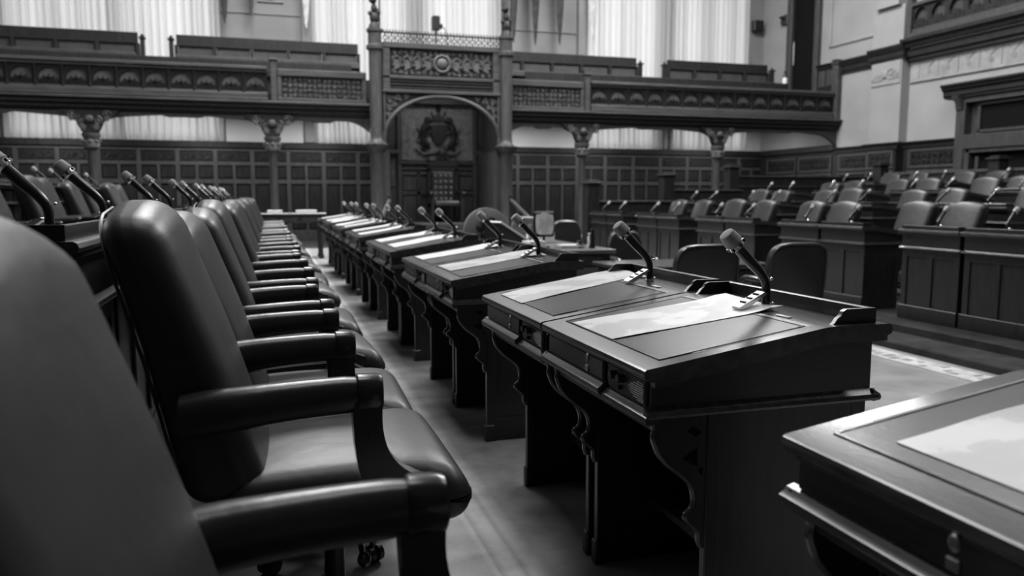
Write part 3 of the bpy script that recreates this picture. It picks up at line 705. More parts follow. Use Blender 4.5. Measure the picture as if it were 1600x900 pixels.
for k in range(40):
    y = 17.3-k*.2; tube(q, [(bx+.04+.0, y+.07*math.cos(2*PI*j/8), 6.25+.07*math.sin(2*PI*j/8)) for j in range(8)], .012, 5, True); 
tube(q, [(bx+.04, 9.4, 6.35), (bx+.04, 17.4, 6.35)], .02, 6)
obj('iron_cresting', q, PEWTER, bl)

# ================================================================== FURNITURE
# ---- armchair
def make_chair(name, label, cat='chair'):
    t = thing(name, label, cat)
    def seatfn(x, y, z):
        k = max(0, 1-(x/.30)**2)*max(0, 1-(y/.34)**2)
        if z > 0: z += .035*k**.6
        w = .90 if x < 0 else .90+.10*min(1, x/.2)
        dim = math.exp(-((x-.16)**2+(abs(y)-.34)**2)/.004)
        return (x, y*w*(1-.10*dim), z-.012*dim-(.02*max(0, (x-.2)/.1) if z > 0 else 0))
    q = BM(); rbox(q, (.03, 0, .535), (.31, .345, .075), .07, 16, seatfn); obj('seat', q, SEATL, t)
    q = BM(); box(q, -.22, .28, -.29, .29, .44, .475, .012); obj('seat_base', q, LACQ, t)
    def backfn(x, y, z):
        u = y/.29; v = (z+.35)/.70
        top = .045*math.cos(u*PI/2)*max(0, v-.5)*2
        wid = .93+.07*math.sin(min(1, v*1.15)*PI/2) - .05*max(0, v-.8)*5*.4
        bul = .022*(1-u*u)*(1 if x > 0 else .3)
        zz = z+top*1.0
        if x < 0: x -= .065*(1-v)
        return (x+bul-.30*(zz+.25)-.05*max(0, v-.55), y*wid, zz)
    q = BM(); rbox(q, (-.262, 0, .90), (.066, .295, .35), .055, 16, backfn)
    b = obj('backrest', q, LEATH, t)
    q = BM(); P = []
    for k in range(40):
        a = 2*PI*k/40; c, s = math.cos(a), math.sin(a); e = .32
        y = .272*math.copysign(abs(c)**e, c); z = .332*math.copysign(abs(s)**e, s); p = backfn(-.062, y, z); P.append((p[0]-.266, p[1], p[2]+.90))
    tube(q, P, .0045, 5, True); obj('piping', q, LEATH, b)
    for s in (-1, 1):
        y = s*.325; q = BM(); rings = []
        for i in range(13):
            u = i/12; x = -.375+.42*u; rz = .046+.012*(1-u)**2; ry = .036+.012*(1-u); zc = .868-rz-.022*(1-u)**2
            yy = y-s*.02*max(0, 1-u*3)
            if i == 12: rz *= .93; ry *= .93
            if i == 0: x += .0; rz *= .45; ry *= .45
            if i == 1: x -= .022; rz *= .92; ry *= .92
            rings.append([(x, yy+ry*math.copysign(abs(math.cos(2*PI*k/14))**.8, math.cos(2*PI*k/14)), zc+rz*math.copysign(abs(math.sin(2*PI*k/14))**.8, math.sin(2*PI*k/14))) for k in range(14)])
        loft(q, rings); obj('arm_pad', q, ARML, t)
        prof = [(.036, .83), (.044, .84), (.092, .84), (.100, .83)]+smooth_pts([(.100, .80), (.100, .74), (.115, .68), (.15, .635), (.20, .605), (.235, .592)], 3)+[(.238, .565), (.21, .53), (.12, .50), (.09, .50)]+smooth_pts([(.075, .55), (.045, .62), (.032, .70), (.028, .78)], 3)
        q = BM(); rings = []
        for x, f in ((.040, 1.0), (.044, 1.07), (.088, 1.05), (.100, .96), (.104, .8)):
            rings.append([(x, y+.036*f*math.copysign(abs(math.cos(2*PI*k/14))**.8, math.cos(2*PI*k/14)), .823+.0465*f*math.copysign(abs(math.sin(2*PI*k/14))**.8, math.sin(2*PI*k/14))) for k in range(14)])
        loft(q, rings); obj('arm_cap', q, LACQ, t)
        q = BM(); prism(q, prof, 'y', y-.027+s*.006, y+.027+s*.006)
        obj('arm_support', q, LACQ, t, angle=50)
    q = BM(); lathe(q, [(.045, .10), (.05, .16), (.03, .2), (.028, .36), (.09, .40), (.09, .45)], 14); box(q, -.14, .14, -.1, .1, .40, .45, .01); obj('column', q, BLACK, t)
    q = BM(); tube(q, [(.02, -.1, .42), (.05, -.24, .41), (.05, -.31, .40)], .008, 6); ball(q, (.05, -.33, .4), .018, 1, 1.6, 1); obj('height_lever', q, BLACK, t)
    for k in range(5):
        a = 2*PI*k/5+.3; ca, sa = math.cos(a), math.sin(a)
        q = BM(); rg = []
        for r, z, h_, w_ in ((.03, .145, .03, .03), (.12, .14, .026, .028), (.22, .115, .02, .024), (.30, .095, .014, .02), (.315, .09, .008, .012)):
            rg.append([(ca*r-sa*w_*p, sa*r+ca*w_*p, z+h_*c) for p, c in ((-1, -.8), (-1, .4), (-.5, 1), (.5, 1), (1, .4), (1, -.8))])
        loft(q, rg); leg = obj('base_leg', q, LACQ, t)
        q = BM(); 
        for d in (-.018, .018):
            rr = [[(ca*.30-sa*(d+e)+ca*.034*math.cos(b_), sa*.30+ca*(d+e)+sa*.034*math.cos(b_), .036+.034*math.sin(b_)) for b_ in [2*PI*j/12 for j in range(12)]] for e in (-.009, .009)]
            loft(q, rr)
        tube(q, [(ca*.30, sa*.30, .04), (ca*.30, sa*.30, .09)], .012, 6); obj('caster', q, BLACK, leg)
    index_children(t); return t
# ---- desk
DW = .79
def scrollprof():
    return smooth_pts([(.022, .742), (.044, .724), (.050, .706), (.047, .690), (.055, .665), (.066, .641), (.090, .613), (.122, .588), (.147, .566), (.163, .540), (.169, .510), (.163, .484), (.146, .470), (.150, .455), (.168, .438), (.184, .42), (.186, .395), (.193, .376)], 3)
def make_desk(name, label, full=True, cat='desk'):
    t = thing(name, label, cat); W = DW
    q = BM(); prism(q, [(.0, .862), (.002, .85), (.012, .842), (.03, .84), (.03, .826), (.55, .91), (.735, .91), (.735, .925), (.748, .93), (.752, .94), (.748, .952), (.738, .957), (.55, .957), (.535, .9555), (.008, .874), (.002, .870)], 'y', .004, W-.004); obj('lid', q, WOODM, t)
    m = (.957-.874)/(.55-.008)
    def lz(x): return .874+m*(x-.008) if x < .55 else .957
    q = BM(); z0, z1 = lz(.075)+.002, lz(.50)+.002
    prism(q, [(.075, z0-.01), (.075, z0), (.50, z1), (.50, z1-.01)], 'y', .065, W-.065); obj('writing_panel', q, LEATHD, t)
    q = BM()
    for (a, b, c, d) in ((.068, .507, .058, .064), (.068, .507, W-.064, W-.058)): prism(q, [(a, lz(a)-.004), (a, lz(a)+.0035), (b, lz(b)+.0035), (b, lz(b)-.004)], 'y', c, d)
    for a in (.068, .501): prism(q, [(a, lz(a)-.004), (a, lz(a)+.0035), (a+.006, lz(a+.006)+.0035), (a+.006, lz(a+.006)-.004)], 'y', .058, W-.058)
    obj('panel_bead', q, WOODM, t)
    q = BM()
    for c, d in ((.050, .0575), (W-.0575, W-.050)): prism(q, [(.16, lz(.16)-.003), (.16, lz(.16)+.0012), (.52, lz(.52)+.0012), (.52, lz(.52)-.003)], 'y', c, d)
    for a in (.512, ): prism(q, [(a, lz(a)-.003), (a, lz(a)+.0012), (a+.012, lz(a+.012)+.0012), (a+.012, lz(a+.012)-.003)], 'y', .06, W-.06)
    obj('worn_strip', q, WORN, t)
    q = BM(); prism(q, [(.03, .765), (.03, .83), (.55, .92), (.70, .92), (.70, .765)], 'y', .022, W-.022); obj('body', q, WOODH, t)
    q = BM(); box(q, .018, .034, .30, W-.03, .778, .838, .005); dr = obj('drawer_front', q, WOODH, t)
    if full:
        q = BM(); 
        ball(q, (.017, .415, .825), .011, .3, 1, 1.3, 10, 8); box(q, .014, .02, .403, .427, .783, .803, .002); obj('lock_plate', q, PEWTER, dr)
    q = BM(); box(q, .022, .034, .035, .275, .770, .838, .004); sp = obj('speaker_panel', q, BLACK, t)
    if full:
        q = BM()
        for y in (.225, .175): tube(q, [(.024, y, .815), (.004, y, .815)], [.013, .011], 10)
        tube(q, [(.024, .19, .787), (.012, .19, .787)], .007, 8); obj('knob', q, BLACK, sp)
        q = BM()
        for k in range(9): tube(q, [(.02, .045, .778+.006*k), (.02, .045+.09*math.sin(PI*(k+1.5)/11.), .778+.006*k)], .0018, 4)
        obj('grille', q, PEWTER, sp)['kind'] = 'stuff'
    q = BM(); mp = [(.03, .742), (.004, .742), (-.002, .750), (-.002, .762), (.008, .768), (.014, .776), (.03, .78)]
    prism(q, mp, 'y', .29, W-.005); prism(q, [(a+.009, b-.012) for a, b in mp], 'y', .005, .283)
    mq = [(.022, .742), (.004, .745), (.0, .752), (.004, .762), (.014, .768), (.022, .775)]
    prism(q, mq, 'x', .01, .715); prism(q, [(W-a, b) for a, b in mq], 'x', .01, .715)
    prism(q, [(.70, .742), (.722, .745), (.726, .752), (.722, .762), (.712, .768), (.70, .775)], 'y', .005, W-.005); obj('moulding', q, WOODM, t)
    q = BM(); box(q, .05, .69, .03, W-.03, .70, .762); obj('under_frame', q, WOOD, t)
    for s, y in ((0, .022), (1, W-.050)):
        q = BM(); box(q, .20, .68, y+.006, y+.022, 0, .742)
        for a, b, c, d in ((.195, .235, 0, .742), (.64, .69, 0, .742)): box(q, a, b, y, y+.028, c, d, .003)
        for a, b, c, d in ((.222, .643, .68, .741), (.222, .643, .001, .13)): box(q, a, b, y+.001, y+.027, c, d)
        if full: box(q, .187, .242, y-.006, y+.034, 0, .09, .006)
        obj('end_panel', q, WOOD, t)
        q = BM(); pr = scrollprof(); prism(q, pr+[(.205, .372), (.205, .742)], 'y', y+.004, y+.024)
        if full:
            e = y if s == 0 else y+.028
            for c in ((.135, .66, .018), (.15, .60, .022)): pass
        br = obj('scroll_bracket', q, WOOD, t)
        if full:
            q = BM(); tube(q, [(p[0]-.002, y+.014, p[1]) for p in pr], .009, 6); obj('bracket_edge', q, WOODM, br)
            ey = y-.001 if s == 0 else y+.025
            q = BM(); prism(q, [(.128, .626), (.168, .650), (.168, .603)], 'y', ey+.002, ey+.0045); prism(q, [(.138, .698), (.158, .710), (.180, .694), (.162, .684)], 'y', ey+.002, ey+.0045); prism(q, [(.172, .592), (.184, .598), (.184, .578)], 'y', ey+.002, ey+.0045); obj('pierced_hole', q, VOID, br, flat=True)
    q = BM(); box(q, .655, .675, .03, W-.03, 0, .92)
    for a, b, c, d in ((.03, .09, .1, .75), (W-.09, W-.03, .1, .75), (W/2-.035, W/2+.035, .1, .75)): box(q, .672, .690, a, b, c, d, .004)
    box(q, .672, .6885, .035, W-.035, .67, .745)
    obj('modesty_panel', q, WOOD, t)
    q = BM(); box(q, .675, .712, .01, W-.01, 0, .15, .006); obj('plinth', q, WOOD, t)
    if full:
        q = BM(); box(q, .40, .45, .045, W-.045, .20, .225, .004); obj('foot_rail', q, WOODM, t)
        q = BM()
        for y in (.2, .6): box(q, .535, .55, y-.03, y+.03, .955, .9595, .001)
        obj('hinge', q, PEWTER, t)
    q = BM(); box(q, .700, .716, .035, W-.035, .955, .998, .003)
    pr = [(.572, .956), (.580, .961), (.590, .974), (.600, .980), (.606, .992), (.618, .998), (.716, .998), (.716, .956)]
    prism(q, pr, 'y', .030, .044); prism(q, pr, 'y', W-.044, W-.030); obj('tray_rim', q, WOOD, t)
    index_children(t); return t
# ---- microphone : origin at foot, head leans towards -x
def make_mic(label):
    t = thing('desk_microphone', label, 'microphone')
    P = smooth_pts([(0, 0, 0), (0, 0, .04), (-.003, 0, .078), (-.024, .0, .112), (-.064, 0, .150), (-.106, 0, .192)], 4)
    n = len(P); q = BM(); tube(q, P, [.0135+.0045*min(1, max(0, i/n-.35)*2.2) for i in range(n)], 12); obj('gooseneck', q, MICB, t)
    d = (Vector(P[-1])-Vector(P[-4])).normalized(); e = Vector(P[-1])
    def ring(a, r, nn=16):
        u = Vector((0, 1, 0)); v = d.cross(u); c = e+d*a
        return [c+(u*math.cos(2*PI*k/nn)+v*math.sin(2*PI*k/nn))*r for k in range(nn)]
    q = BM(); loft(q, [ring(-.004, .019), ring(.002, .026), ring(.014, .026), ring(.016, .022)]); obj('collar', q, CHROME, t)
    q = BM()
    for k in range(6):
        a = 2*PI*k/6; u = Vector((0, 1, 0)); v = d.cross(u); w_ = u*math.cos(a)+v*math.sin(a); tube(q, [e+d*.003+w_*.0262, e+d*.013+w_*.0262], .006, 5)
    obj('collar_slot', q, BLACK, t)
    q = BM(); loft(q, [ring(.015, .022), ring(.02, .029), ring(.05, .0255), ring(.058, .023), ring(.060, .019)]); obj('windscreen', q, GREY, t)
    q = BM(); lathe(q, [(.018, 0), (.018, .006), (.015, .012)], 14); ball(q, (.014, -.016, .014), .006); obj('foot_ring', q, CHROME, t)
    q = BM(); prism(q, [(-.105, .0), (-.105, .007), (-.018, .052), (-.010, .046), (-.08, .0)], 'y', -.021, .021); cl_ = obj('clip_plate', q, CHROME, t)
    q = BM()
    for k in range(3): box(q, -.084+.022*k, -.074+.022*k, -.012, .012, .010+.0115*k, .0235+.0115*k)
    obj('slot', q, BLACK, cl_)
    q = BM(); ball(q, (.018, 0, .09), .0055, u=8, v=6); obj('screw', q, CHROME, t)
    index_children(t); return t
# ---- loose map sheet on desk lid (local to desk origin)
def make_sheet(label, x0, x1, y0, y1, skew, mt, seed):
    t = BM(); R = random.Random(seed); m = (.957-.874)/(.55-.008); nx, ny_ = 14, 5; V = []
    ph = R.uniform(0, 6)
    for i in range(nx+1):
        for j in range(ny_+1):
            u, v = i/nx, j/ny_; x = x0+(x1-x0)*u; y = y0+(y1-y0)*v+skew*u
            z = (.874+m*(x-.008) if x < .55 else .957)+.0045
            z += .004*max(0, math.sin(u*7+ph))*(.3+u)+.010*max(0, u-.85)*6*(v if R.random() < .6 else 1)
            V.append(t.verts.new((x, y, z)))
    fs = []
    for i in range(nx):
        for j in range(ny_):
            a = i*(ny_+1)+j; fs.append(t.faces.new((V[a], V[a+ny_+1], V[a+ny_+2], V[a+1])))
    r = bmesh.ops.extrude_face_region(t, geom=fs)
    for v in r['geom']:
        if isinstance(v, bmesh.types.BMVert): v.co.z -= .0015
    o = obj('map_sheet', t, mt); return tag(o, label, 'map', 'map sheets on the near row of desks')

CHAIR = make_chair('leather_armchair', 'x'); DESK = make_desk('writing_desk', 'x', True); DESKL = make_desk('writing_desk', 'x', False); MIC = make_mic('x')
used = {}
def place(proto, loc, rz, label, group):
    if proto.name not in used:
        used[proto.name] = 1; proto.location = loc; proto.rotation_euler = (0, 0, rz); proto['label'] = label; proto['group'] = group; return proto
    return dup(proto, loc, rz, label, group)
R = random.Random(11)
# near row (left of the aisle): desks, microphones, sheets
starts = [.42, 1.76, 2.56, 3.97, 4.77, 6.14, 6.94, 8.36, 9.16, 10.5, 11.3, 12.7, 13.5, 14.9]
pos = ['cut off by the lower right corner', 'nearest with its whole front in view', 'joined to the far side of the nearest whole desk']
for i, y in enumerate(starts):
    w_ = pos[i] if i < 3 else ORD[i]+' from the camera'
    DX = .88
    place(DESK, (DX, y, F), 0, 'dark desk of the near row, '+w_, 'writing desks of the near row')
    if i: place(MIC, (DX+.60, y+DW/2-.02, F+.957), R.uniform(-.08, .08) if i > 2 else (-.05, -.02, .0)[i], 'black gooseneck microphone with grey head on the near row, '+(ORD[i-1]+' from the camera'), 'desk microphones of the near row')
    shx = [(.115, .62, .33, .66, .0), (.07, .60, .355, .675, -.07), (.06, .655, .40, .70, .10)]
    s = shx[i] if i < 3 else (R.uniform(.05, .1), R.uniform(.56, .66), .36+R.uniform(-.04, .04), .70+R.uniform(-.03, .03), R.uniform(-.03, .05))
    if i == 0: s = (.115, .60, .10, .635, 0)
    o = make_sheet('pale printed map sheet on the %s desk of the near row' % (['lower right corner', 'nearest whole', 'second whole'][i] if i < 3 else ORD[i]), s[0], s[1], s[2], s[3], s[4], SHEET if i < 4 else PAPER, i)
    o.location = (DX, y, F)
chy = [.87, 2.26, 3.0, 3.98, 4.76, 6.35, 7.2, 8.6, 9.4, 10.75, 11.55, 12.95, 13.75, 15.1]
rot = [0, 0, -.03, .05, -.02, .04, -.05, .06, 0, .03, -.04, .05, 0, .02]
for i, y in enumerate(chy):
    l = ['black leather armchair cut off by the left and lower edges, nearest the camera', 'black leather armchair with its whole seat in view, second from the camera'][i] if i < 2 else 'black leather armchair of the near row, %s from the camera' % ORD[i]
    c = place(CHAIR, (.15, y, F), rot[i], l, 'leather armchairs of the near row')
    if i > 1: c.scale = (1, 1, R.uniform(.965, 1.0))
# rows behind, on the left
def rowset(side, k, X, groups, chairX, skipmic=(), fullw=DW):
    """side -1: left block facing +x ; side +1: right block facing -x (desk origin at the sitter edge)"""
    z = F+(TR if side > 0 else TL)*k
    rn = {(-1, 1): 'the raised row behind the near chairs', (-1, 2): 'the back row at the far left', (1, 0): 'the front row across the floor', (1, 1): 'the second row across the floor', (1, 2): 'the third row across the floor', (1, 3): 'the top row across the floor'}[(side, k)]
    n = 0
    for y0 in groups:
        for d in (0, .80):
            y = y0+d; nm = ORD[n] if n < 20 else 'next'
            if side < 0:
                place(DESKL, (X-.735, y, z), 0, 'dark writing desk in %s, %s from the camera' % (rn, nm), 'desks in '+rn)
                place(MIC, (X-.735+.60, y+.39, z+.957), R.uniform(-.12, .12), 'gooseneck microphone in %s, %s from the camera' % (rn, nm), 'microphones in '+rn)
            else:
                place(DESKL, (X+.735, y+DW, z), PI, 'dark panelled desk in %s, %s from the camera' % (rn, nm), 'desks in '+rn)
                place(MIC, (X+.735-.60, y+.40, z+.957), PI+R.uniform(-.35, .35), 'gooseneck microphone in %s, %s from the camera' % (rn, nm), 'microphones in '+rn)
            c = place(CHAIR, (chairX+R.uniform(-.06, .06), y+.42+R.uniform(-.02, .02), z), (0 if side < 0 else PI)+R.uniform(-.05, .05), 'leather armchair in %s, %s from the camera' % (rn, nm), 'armchairs in '+rn)
            c.scale = (1, 1, R.uniform(.93, .97) if side > 0 else R.uniform(.96, 1.0))
            n += 1
rowset(-1, 1, -.47, (2.2, 4.4, 6.6, 8.8, 11.0, 13.2), -1.92)
rowset(-1, 2, -2.53, (4.4, 6.6, 8.8, 11.0, 13.2), -4.0)
rowset(1, 0, 6.45, (5.38, 7.50, 9.66, 11.82, 14.0), 7.95)
rowset(1, 1, 8.7, (7.65, 9.95, 12.2, 14.4), 10.15)
rowset(1, 2, 10.9, (8.3, 10.5, 12.65, 14.8), 12.35)
rowset(1, 3, 13.1, (10.6, 12.8, 14.95), 14.3)
# barrier behind the top row with capped posts, row-end screens
t = thing('rear_barrier', 'long dark panelled barrier behind the top row across the floor', 'barrier', (15.4, 0, F+3*TR))
q = BM(); box(q, -.03, .03, 6, 17.2, 0, 1.2); obj('boarding', q, WALLD, t, flat=True)
q = BM(); box(q, -.06, .06, 6, 17.2, 1.2, 1.27, .012); box(q, -.045, .045, 6, 17.2, 1.0, 1.05, .01); obj('top_rail', q, WALLW, t)
for i in range(12): obj('panel', box(BM(), -.05, -.03, 6.1+i*.92, 6.9+i*.92, .2, .95, .015), WALLD, t)
for i, (x, y, z, h_, l) in enumerate(((15.4, 17.38, F+3*TR, 1.45, 'capped square post at the far end of the rear barrier'), (15.18, 13.65, F+3*TR, 1.45, 'capped square post of the rear barrier in front of the door surround'),
        (6.6, 15.9, F, 1.55, 'tall dark post at the far end of the front row across the floor'), (8.75, 16.6, F, 1.75, 'tall dark post at the far end of the second row across the floor'), (10.95, 17.4, F, 1.98, 'tall dark post at the far end of the third row across the floor'))):
    q = BM(); box(q, x-.14, x+.14, y-.14, y+.14, z, z+h_, .012); box(q, x-.18, x+.18, y-.18, y+.18, z+h_, z+h_+.05, .012); box(q, x-.12, x+.12, y-.12, y+.12, z+h_+.05, z+h_+.09, .01)
    tag(obj('capped_post', q, WALLD), l, 'post')
for i, (x0, x1, y, z, h_, l) in enumerate(((6.75, 8.6, 16.0, F, 1.15, 'dark low screen closing the far end of the front row'), (8.9, 10.8, 16.7, F, 1.4, 'dark low screen closing the far end of the second row'), (11.1, 15.2, 17.45, F, 1.75, 'dark low screen closing the far end of the upper rows'))):
    q = BM(); box(q, x0, x1, y-.03, y+.03, z, z+h_); box(q, x0, x1, y-.06, y+.06, z+h_, z+h_+.05, .01); box(q, x0, x1, y-.05, y, z+h_-.25, z+h_-.2, .01); tag(obj('end_screen', q, WALLD), l, 'screen')
# ------------------------------------------------------------------ floor of the house: clerks' table and chairs
CF = F-.14
def make_low_chair(name, label):
    t = thing(name, label, 'chair')
    def bf(x, y, z):   # seat faces +y, back at -y ; rounded shoulders
        v = (z+.33)/.66
        return (x*(1-.04*v), y-.12*(z+.1)+.03*(x/.3)**2, z)
    q = BM()
    n = 26; rings = []
    out = []
    for k in range(n):
        a = 2*PI*k/n; c, s = math.cos(a), math.sin(a); out.append((.32*math.copysign(abs(c)**.42, c), .33*math.copysign(abs(s)**.42, s)))
    for d, f in ((-.045, .90), (-.035, .975), (-.0, 1), (.035, .975), (.045, .90)):
        rings.append([(lambda p: (p[0], p[1]-.22, p[2]+.70))(bf(x*f, d, z*f)) for x, z in out])
    loft(q, rings); b = obj('backrest', q, LEATH, t, angle=60)
    q = BM(); tube(q, [(lambda p: (p[0], p[1]-.22, p[2]+.70))(bf(x*.97, -.043, z*.97)) for x, z in out], .009, 6, True); obj('piping', q, LEATHD, b)
    q = BM(); rbox(q, (0, .05, .48), (.28, .28, .06), .05, 8); obj('seat', q, SEATL, t)
    for s in (-1, 1):
        q = BM(); tube(q, smooth_pts([(s*.3, -.18, .68), (s*.32, .1, .69), (s*.3, .2, .6), (s*.27, .18, .47)], 4), .022, 8); obj('arm', q, LACQ, t)
    q = BM(); lathe(q, [(.05, .08), (.03, .14), (.03, .4), (.1, .43)], 12); obj('column', q, BLACK, t)
    for k in range(5):
        a = 2*PI*k/5; q = BM(); tube(q, [(0, 0, .1), (.3*math.cos(a), .3*math.sin(a), .08)], [.03, .02], 6); ball(q, (.29*math.cos(a), .29*math.sin(a), .036), .036, .6, .6, 1); obj('base_leg', q, BLACK, t)
    index_children(t); return t
LC = make_low_chair('upholstered_chair', 'dark round-shouldered chair seen from behind, directly behind the second microphone')
LC.location = (3.63, 6.35, CF); LC['group'] = 'round-shouldered chairs at the small table'
dup(LC, (4.55, 6.35, CF), .03, 'dark round-shouldered chair seen from behind, right of the nearest microphone head', 'round-shouldered chairs at the small table')
# small table in front of them
def table(name, label, x0, x1, y0, y1, zt, top=WOODM):
    t = thing(name, label, 'table', ((x0+x1)/2, (y0+y1)/2, CF)); a, b = (x1-x0)/2, (y1-y0)/2; h_ = zt-CF
    obj('table_top', box(BM(), -a, a, -b, b, h_-.045, h_, .008), top, t)
    q = BM(); box(q, -a+.05, a-.05, -b+.05, b-.05, h_-.2, h_-.045, .008); obj('apron', q, WOODH, t)
    for sx in (-1, 1):
        for sy in (-1, 1):
            q = BM(); lathe(q, [(.05, 0), (.055, .05), (.04, .1), (.045, h_*.5), (.06, h_*.7), (.06, h_-.2)], 10, (sx*(a-.12), sy*(b-.12), 0)); obj('leg', q, WOODH, t)
    for k in range(3): obj('apron_panel', box(BM(), -a+.12+k*(2*a-.24)/3+.03, -a+.12+(k+1)*(2*a-.24)/3-.03, -b+.035, -b+.055, h_-.18, h_-.07, .006), PEWTER if 0 else WOODM, t)
    return t
table('small_table', 'dark table standing between the two round-shouldered chairs', 3.3, 5.0, 7.1, 7.9, .46)
CT = .56
table('clerks_table', 'long dark clerks table covered with books and papers in the centre', 2.35, 3.72, 8.2, 10.4, CT, mat('polished_table_top', .10, .3, .5, .3, var=.3, vscale=3))
q = BM(); box(q, 2.4, 3.68, 8.24, 8.28, CF, CT-.2); tag(obj('table_skirt', q, mat('skirt_veneer', .09, .5, .4, var=.3)), 'paler front panel below the clerks table top', 'panel')
# things on the clerks' table
t = thing('table_calendar', 'pale shield-shaped calendar in a dark frame on a foot, on the clerks table', 'calendar', (3.05, 8.75, CT))
q = BM(); lathe(q, [(.07, 0), (.07, .015), (.015, .03), (.015, .12)], 12); obj('foot', q, BLACK, t)
q = BM(); box(q, -.13, .13, -.012, .03, .12, .42, .02); obj('frame', q, BLACK, t)
q = BM(); prism(q, smooth_pts([(-.10, .17), (-.105, .36), (-.06, .385), (0, .405), (.06, .385), (.105, .36), (.10, .17), (.05, .15), (-.05, .15), (-.10, .17)], 3)[:-1], 'y', -.022, -.012); obj('face', q, SHEET, t)
bk = [(2.56, 8.45, .3, .2, .03, .2, 'open pale book lying near the left end of the clerks table'), (3.32, 8.62, .26, .2, .035, -.1, 'closed pale book lying right of the table calendar'), (2.86, 8.55, .2, .2, .09, .15, 'small stack of pale papers just left of the table calendar'), (3.3, 9.6, .3, .22, .14, .5, 'thick pale stack of papers in the middle of the clerks table')]
for x, y, a, b, h_, r_, l in bk:
    t = thing('book' if 'book' in l else 'paper_stack', l, 'book' if 'book' in l else 'papers', (x, y, CT), r_)
    obj('pages', box(BM(), -a/2, a/2, -b/2, b/2, .002, h_, .004), PAPER, t)
    if 'book' in l: obj('cover', box(BM(), -a/2-.006, a/2+.006, -b/2-.006, b/2+.006, 0, .006), BLACK, t)
t = thing('lectern_book', 'large pale open book propped on a slope on the clerks table', 'book', (2.80, 9.45, CT), .25)
q = BM(); prism(q, [(-.2, 0), (.26, 0), (-.2, .26)], 'y', -.2, .2); obj('book_slope', q, WOODH, t)
q = BM(); prism(q, [(-.21, .275), (-.19, .29), (.27, .02), (.25, .005)], 'y', -.22, .22); obj('pages', q, PAPER, t)
for x, y, h_, r_, m_, l in ((3.55, 8.5, .22, .035, BLACK, 'dark candlestick-like inkstand at the right end of the clerks table'), (3.62, 8.75, .16, .03, PAPER, 'white cup standing at the right end of the clerks table'), (2.93, 8.9, .26, .03, GILT, 'narrow silver bottle just left of the table calendar'), (3.42, 8.55, .08, .05, BLACK, 'small black telephone base between book and inkstand')):
    q = BM(); lathe(q, [(r_, 0), (r_*1.05, .01), (r_*.7, h_*.3), (r_*.9, h_*.6), (r_*.5, h_*.8), (r_*.8, h_)], 12, (x, y, CT)); tag(obj('vessel' if h_ > .1 else 'telephone', q, m_), l, 'container' if h_ > .1 else 'telephone')
# ornate round-backed chair and clerk chairs beyond the table
t = thing('round_back_chair', 'pale round-backed chair with carved middle, left of the clerks table', 'chair', (2.98, 11.0, CF+.02))
q = BM(); n = 24
rg = [[(r*math.cos(2*PI*k/n), y, .92+r*math.sin(2*PI*k/n)) for k in range(n)] for r, y in ((.30, .0), (.34, .02), (.34, .08), (.3, .10))]
loft(q, rg); obj('round_back', q, mat('tan_leather', .16, .5, .4, var=.2), t)
q = BM()
for k in range(6): ball(q, (.12*math.cos(k*PI/3), -.02, .98+.12*math.sin(k*PI/3)), .055, 1, .6, 1)
ball(q, (0, -.03, .98), .07); obj('carved_boss', q, CARVD, t)
q = BM(); rbox(q, (0, -.25, .46), (.3, .28, .06), .05, 8); obj('seat', q, LEATH, t)
for sx in (-.25, .25):
    for sy in (-.5, .04): obj('leg', box(BM(), sx-.025, sx+.025, sy-.025, sy+.025, 0, .62 if sy > 0 else .42, .005), WOODH, t)
def tall_chair(label, x, y, m_, h_=.98):
    t = thing('clerk_chair', label, 'chair', (x, y, CF), PI)
    q = BM(); n = 20; out = [(.25*math.copysign(abs(math.cos(2*PI*k/n))**.5, math.cos(2*PI*k/n)), .3*math.copysign(abs(math.sin(2*PI*k/n))**.7, math.sin(2*PI*k/n))) for k in range(n)]
    loft(q, [[(a*f, d-.24-.1*b, h_-.3+b*f) for a, b in out] for d, f in ((-.04, .92), (0, 1), (.04, .92))]); obj('backrest', q, m_, t)
    q = BM(); rbox(q, (0, .03, .47), (.27, .26, .05), .045, 8); obj('seat', q, LEATH, t)
    for sx in (-.22, .22):
        for sy in (-.2, .24): obj('leg', box(BM(), sx-.02, sx+.02, sy-.02, sy+.02, 0, .43, .004), WOODH, t)
        q = BM(); tube(q, smooth_pts([(sx*1.15, -.22, .66), (sx*1.2, .05, .66), (sx*1.15, .2, .6), (sx*1.1, .2, .43)], 3), .02, 6); obj('arm', q, LACQ, t)
TAN = mat('grey_leather', .12, .5, .4, var=.2)
tall_chair('dark pointed-back chair behind the clerks table, right of the calendar', 4.35, 11.2, LEATH, 1.08)
tall_chair('grey chair with pale cover behind the table calendar', 3.95, 12.0, TAN, 1.12)
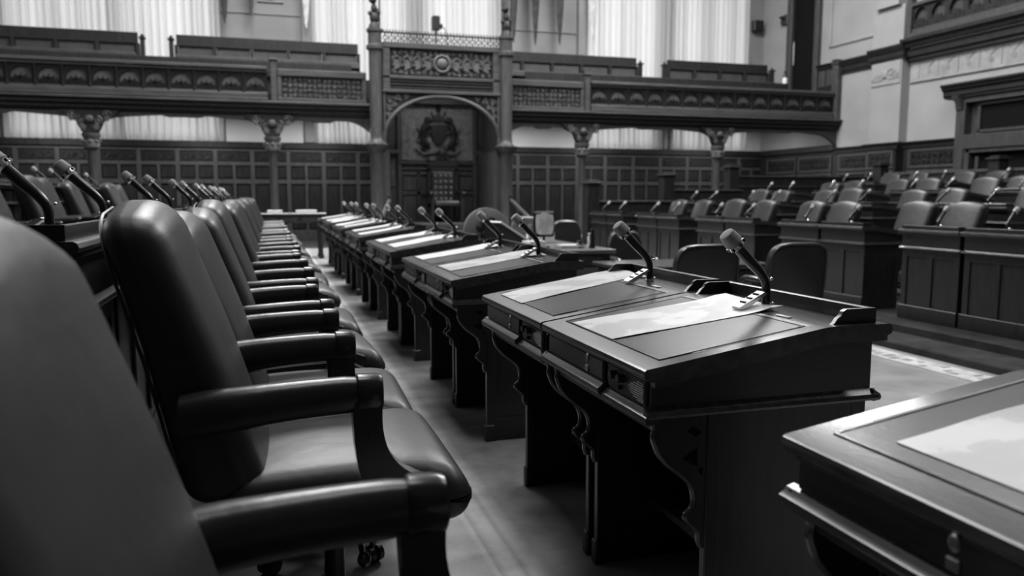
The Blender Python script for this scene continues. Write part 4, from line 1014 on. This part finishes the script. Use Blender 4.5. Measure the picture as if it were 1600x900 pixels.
tall_chair('dark chair with grey rim at the right end of the clerks table', 4.45, 9.3, LEATH, 1.0)
tall_chair('grey low-backed chair at the left end of the clerks table', 2.15, 10.85, TAN, .85)
# stairs rails each side of the dais
for i, s in enumerate((-1, 1)):
    x0, x1 = (2.75, 2.2) if s < 0 else (5.75, 5.5)
    t = thing('stair_rail', ['sloping dark hand rail left of the throne dais', 'sloping dark hand rail right of the throne dais'][i], 'rail')
    q = BM(); tube(q, [(x0, 19.0, 1.05), (x1, 16.6, .62)], .045, 8); obj('hand_rail', q, WALLW, t)
    for f in (0, .5, 1):
        x = x0+(x1-x0)*f; y = 19.0-2.4*f; z = 1.05-.43*f; obj('post', box(BM(), x-.04, x+.04, y-.04, y+.04, CF, z+(.12 if f == 0 else 0), .008), WALLD, t)
# table at the far end of the row
t = table('end_table', 'dark table across the far end of the near row', -.35, 1.15, 17.0, 17.7, .66); t.location.z = F
for x, l, w_ in ((.12, 'low stack of pale papers at the left of the far end table', .3), (.75, 'wide pale sheet pile at the right of the far end table', .42)):
    tag(obj('paper_stack', box(BM(), x-w_/2, x+w_/2, 17.1, 17.4, .80, .86, .004), PAPER), l, 'papers')

t.location.z = CF+.14
# ceiling lamp housings
for x in (1.0, 9.5):
    for y in (3.0, 10.0, 17.0):
        q = BM(); box(q, x-2.1, x+2.1, y-2.1, y+2.1, 11.3, 11.58, .03)
        for d in (-2.08, 2.02): box(q, x+d, x+d+.06, y-2.08, y+2.08, 11.15, 11.3); box(q, x-2.08, x+2.08, y+d, y+d+.06, 11.15, 11.3)
        tag(obj('ceiling_lamp', q, CEIL), 'square ceiling lamp housing over the %s %s of the chamber' % ('left' if x < 5 else 'right', {3.0: 'front', 10.0: 'middle', 17.0: 'rear'}[y]), 'lamp')

# ================================================================== scale layout units to metres
skip = {'CAMERA', 'LIGHT'}
for o in bpy.data.objects:
    if o.parent is None and o.type not in skip:
        o.location = (o.location.x*S, o.location.y*S, (o.location.z-F)*S)
        o.scale = (o.scale.x*S, o.scale.y*S, o.scale.z*S)
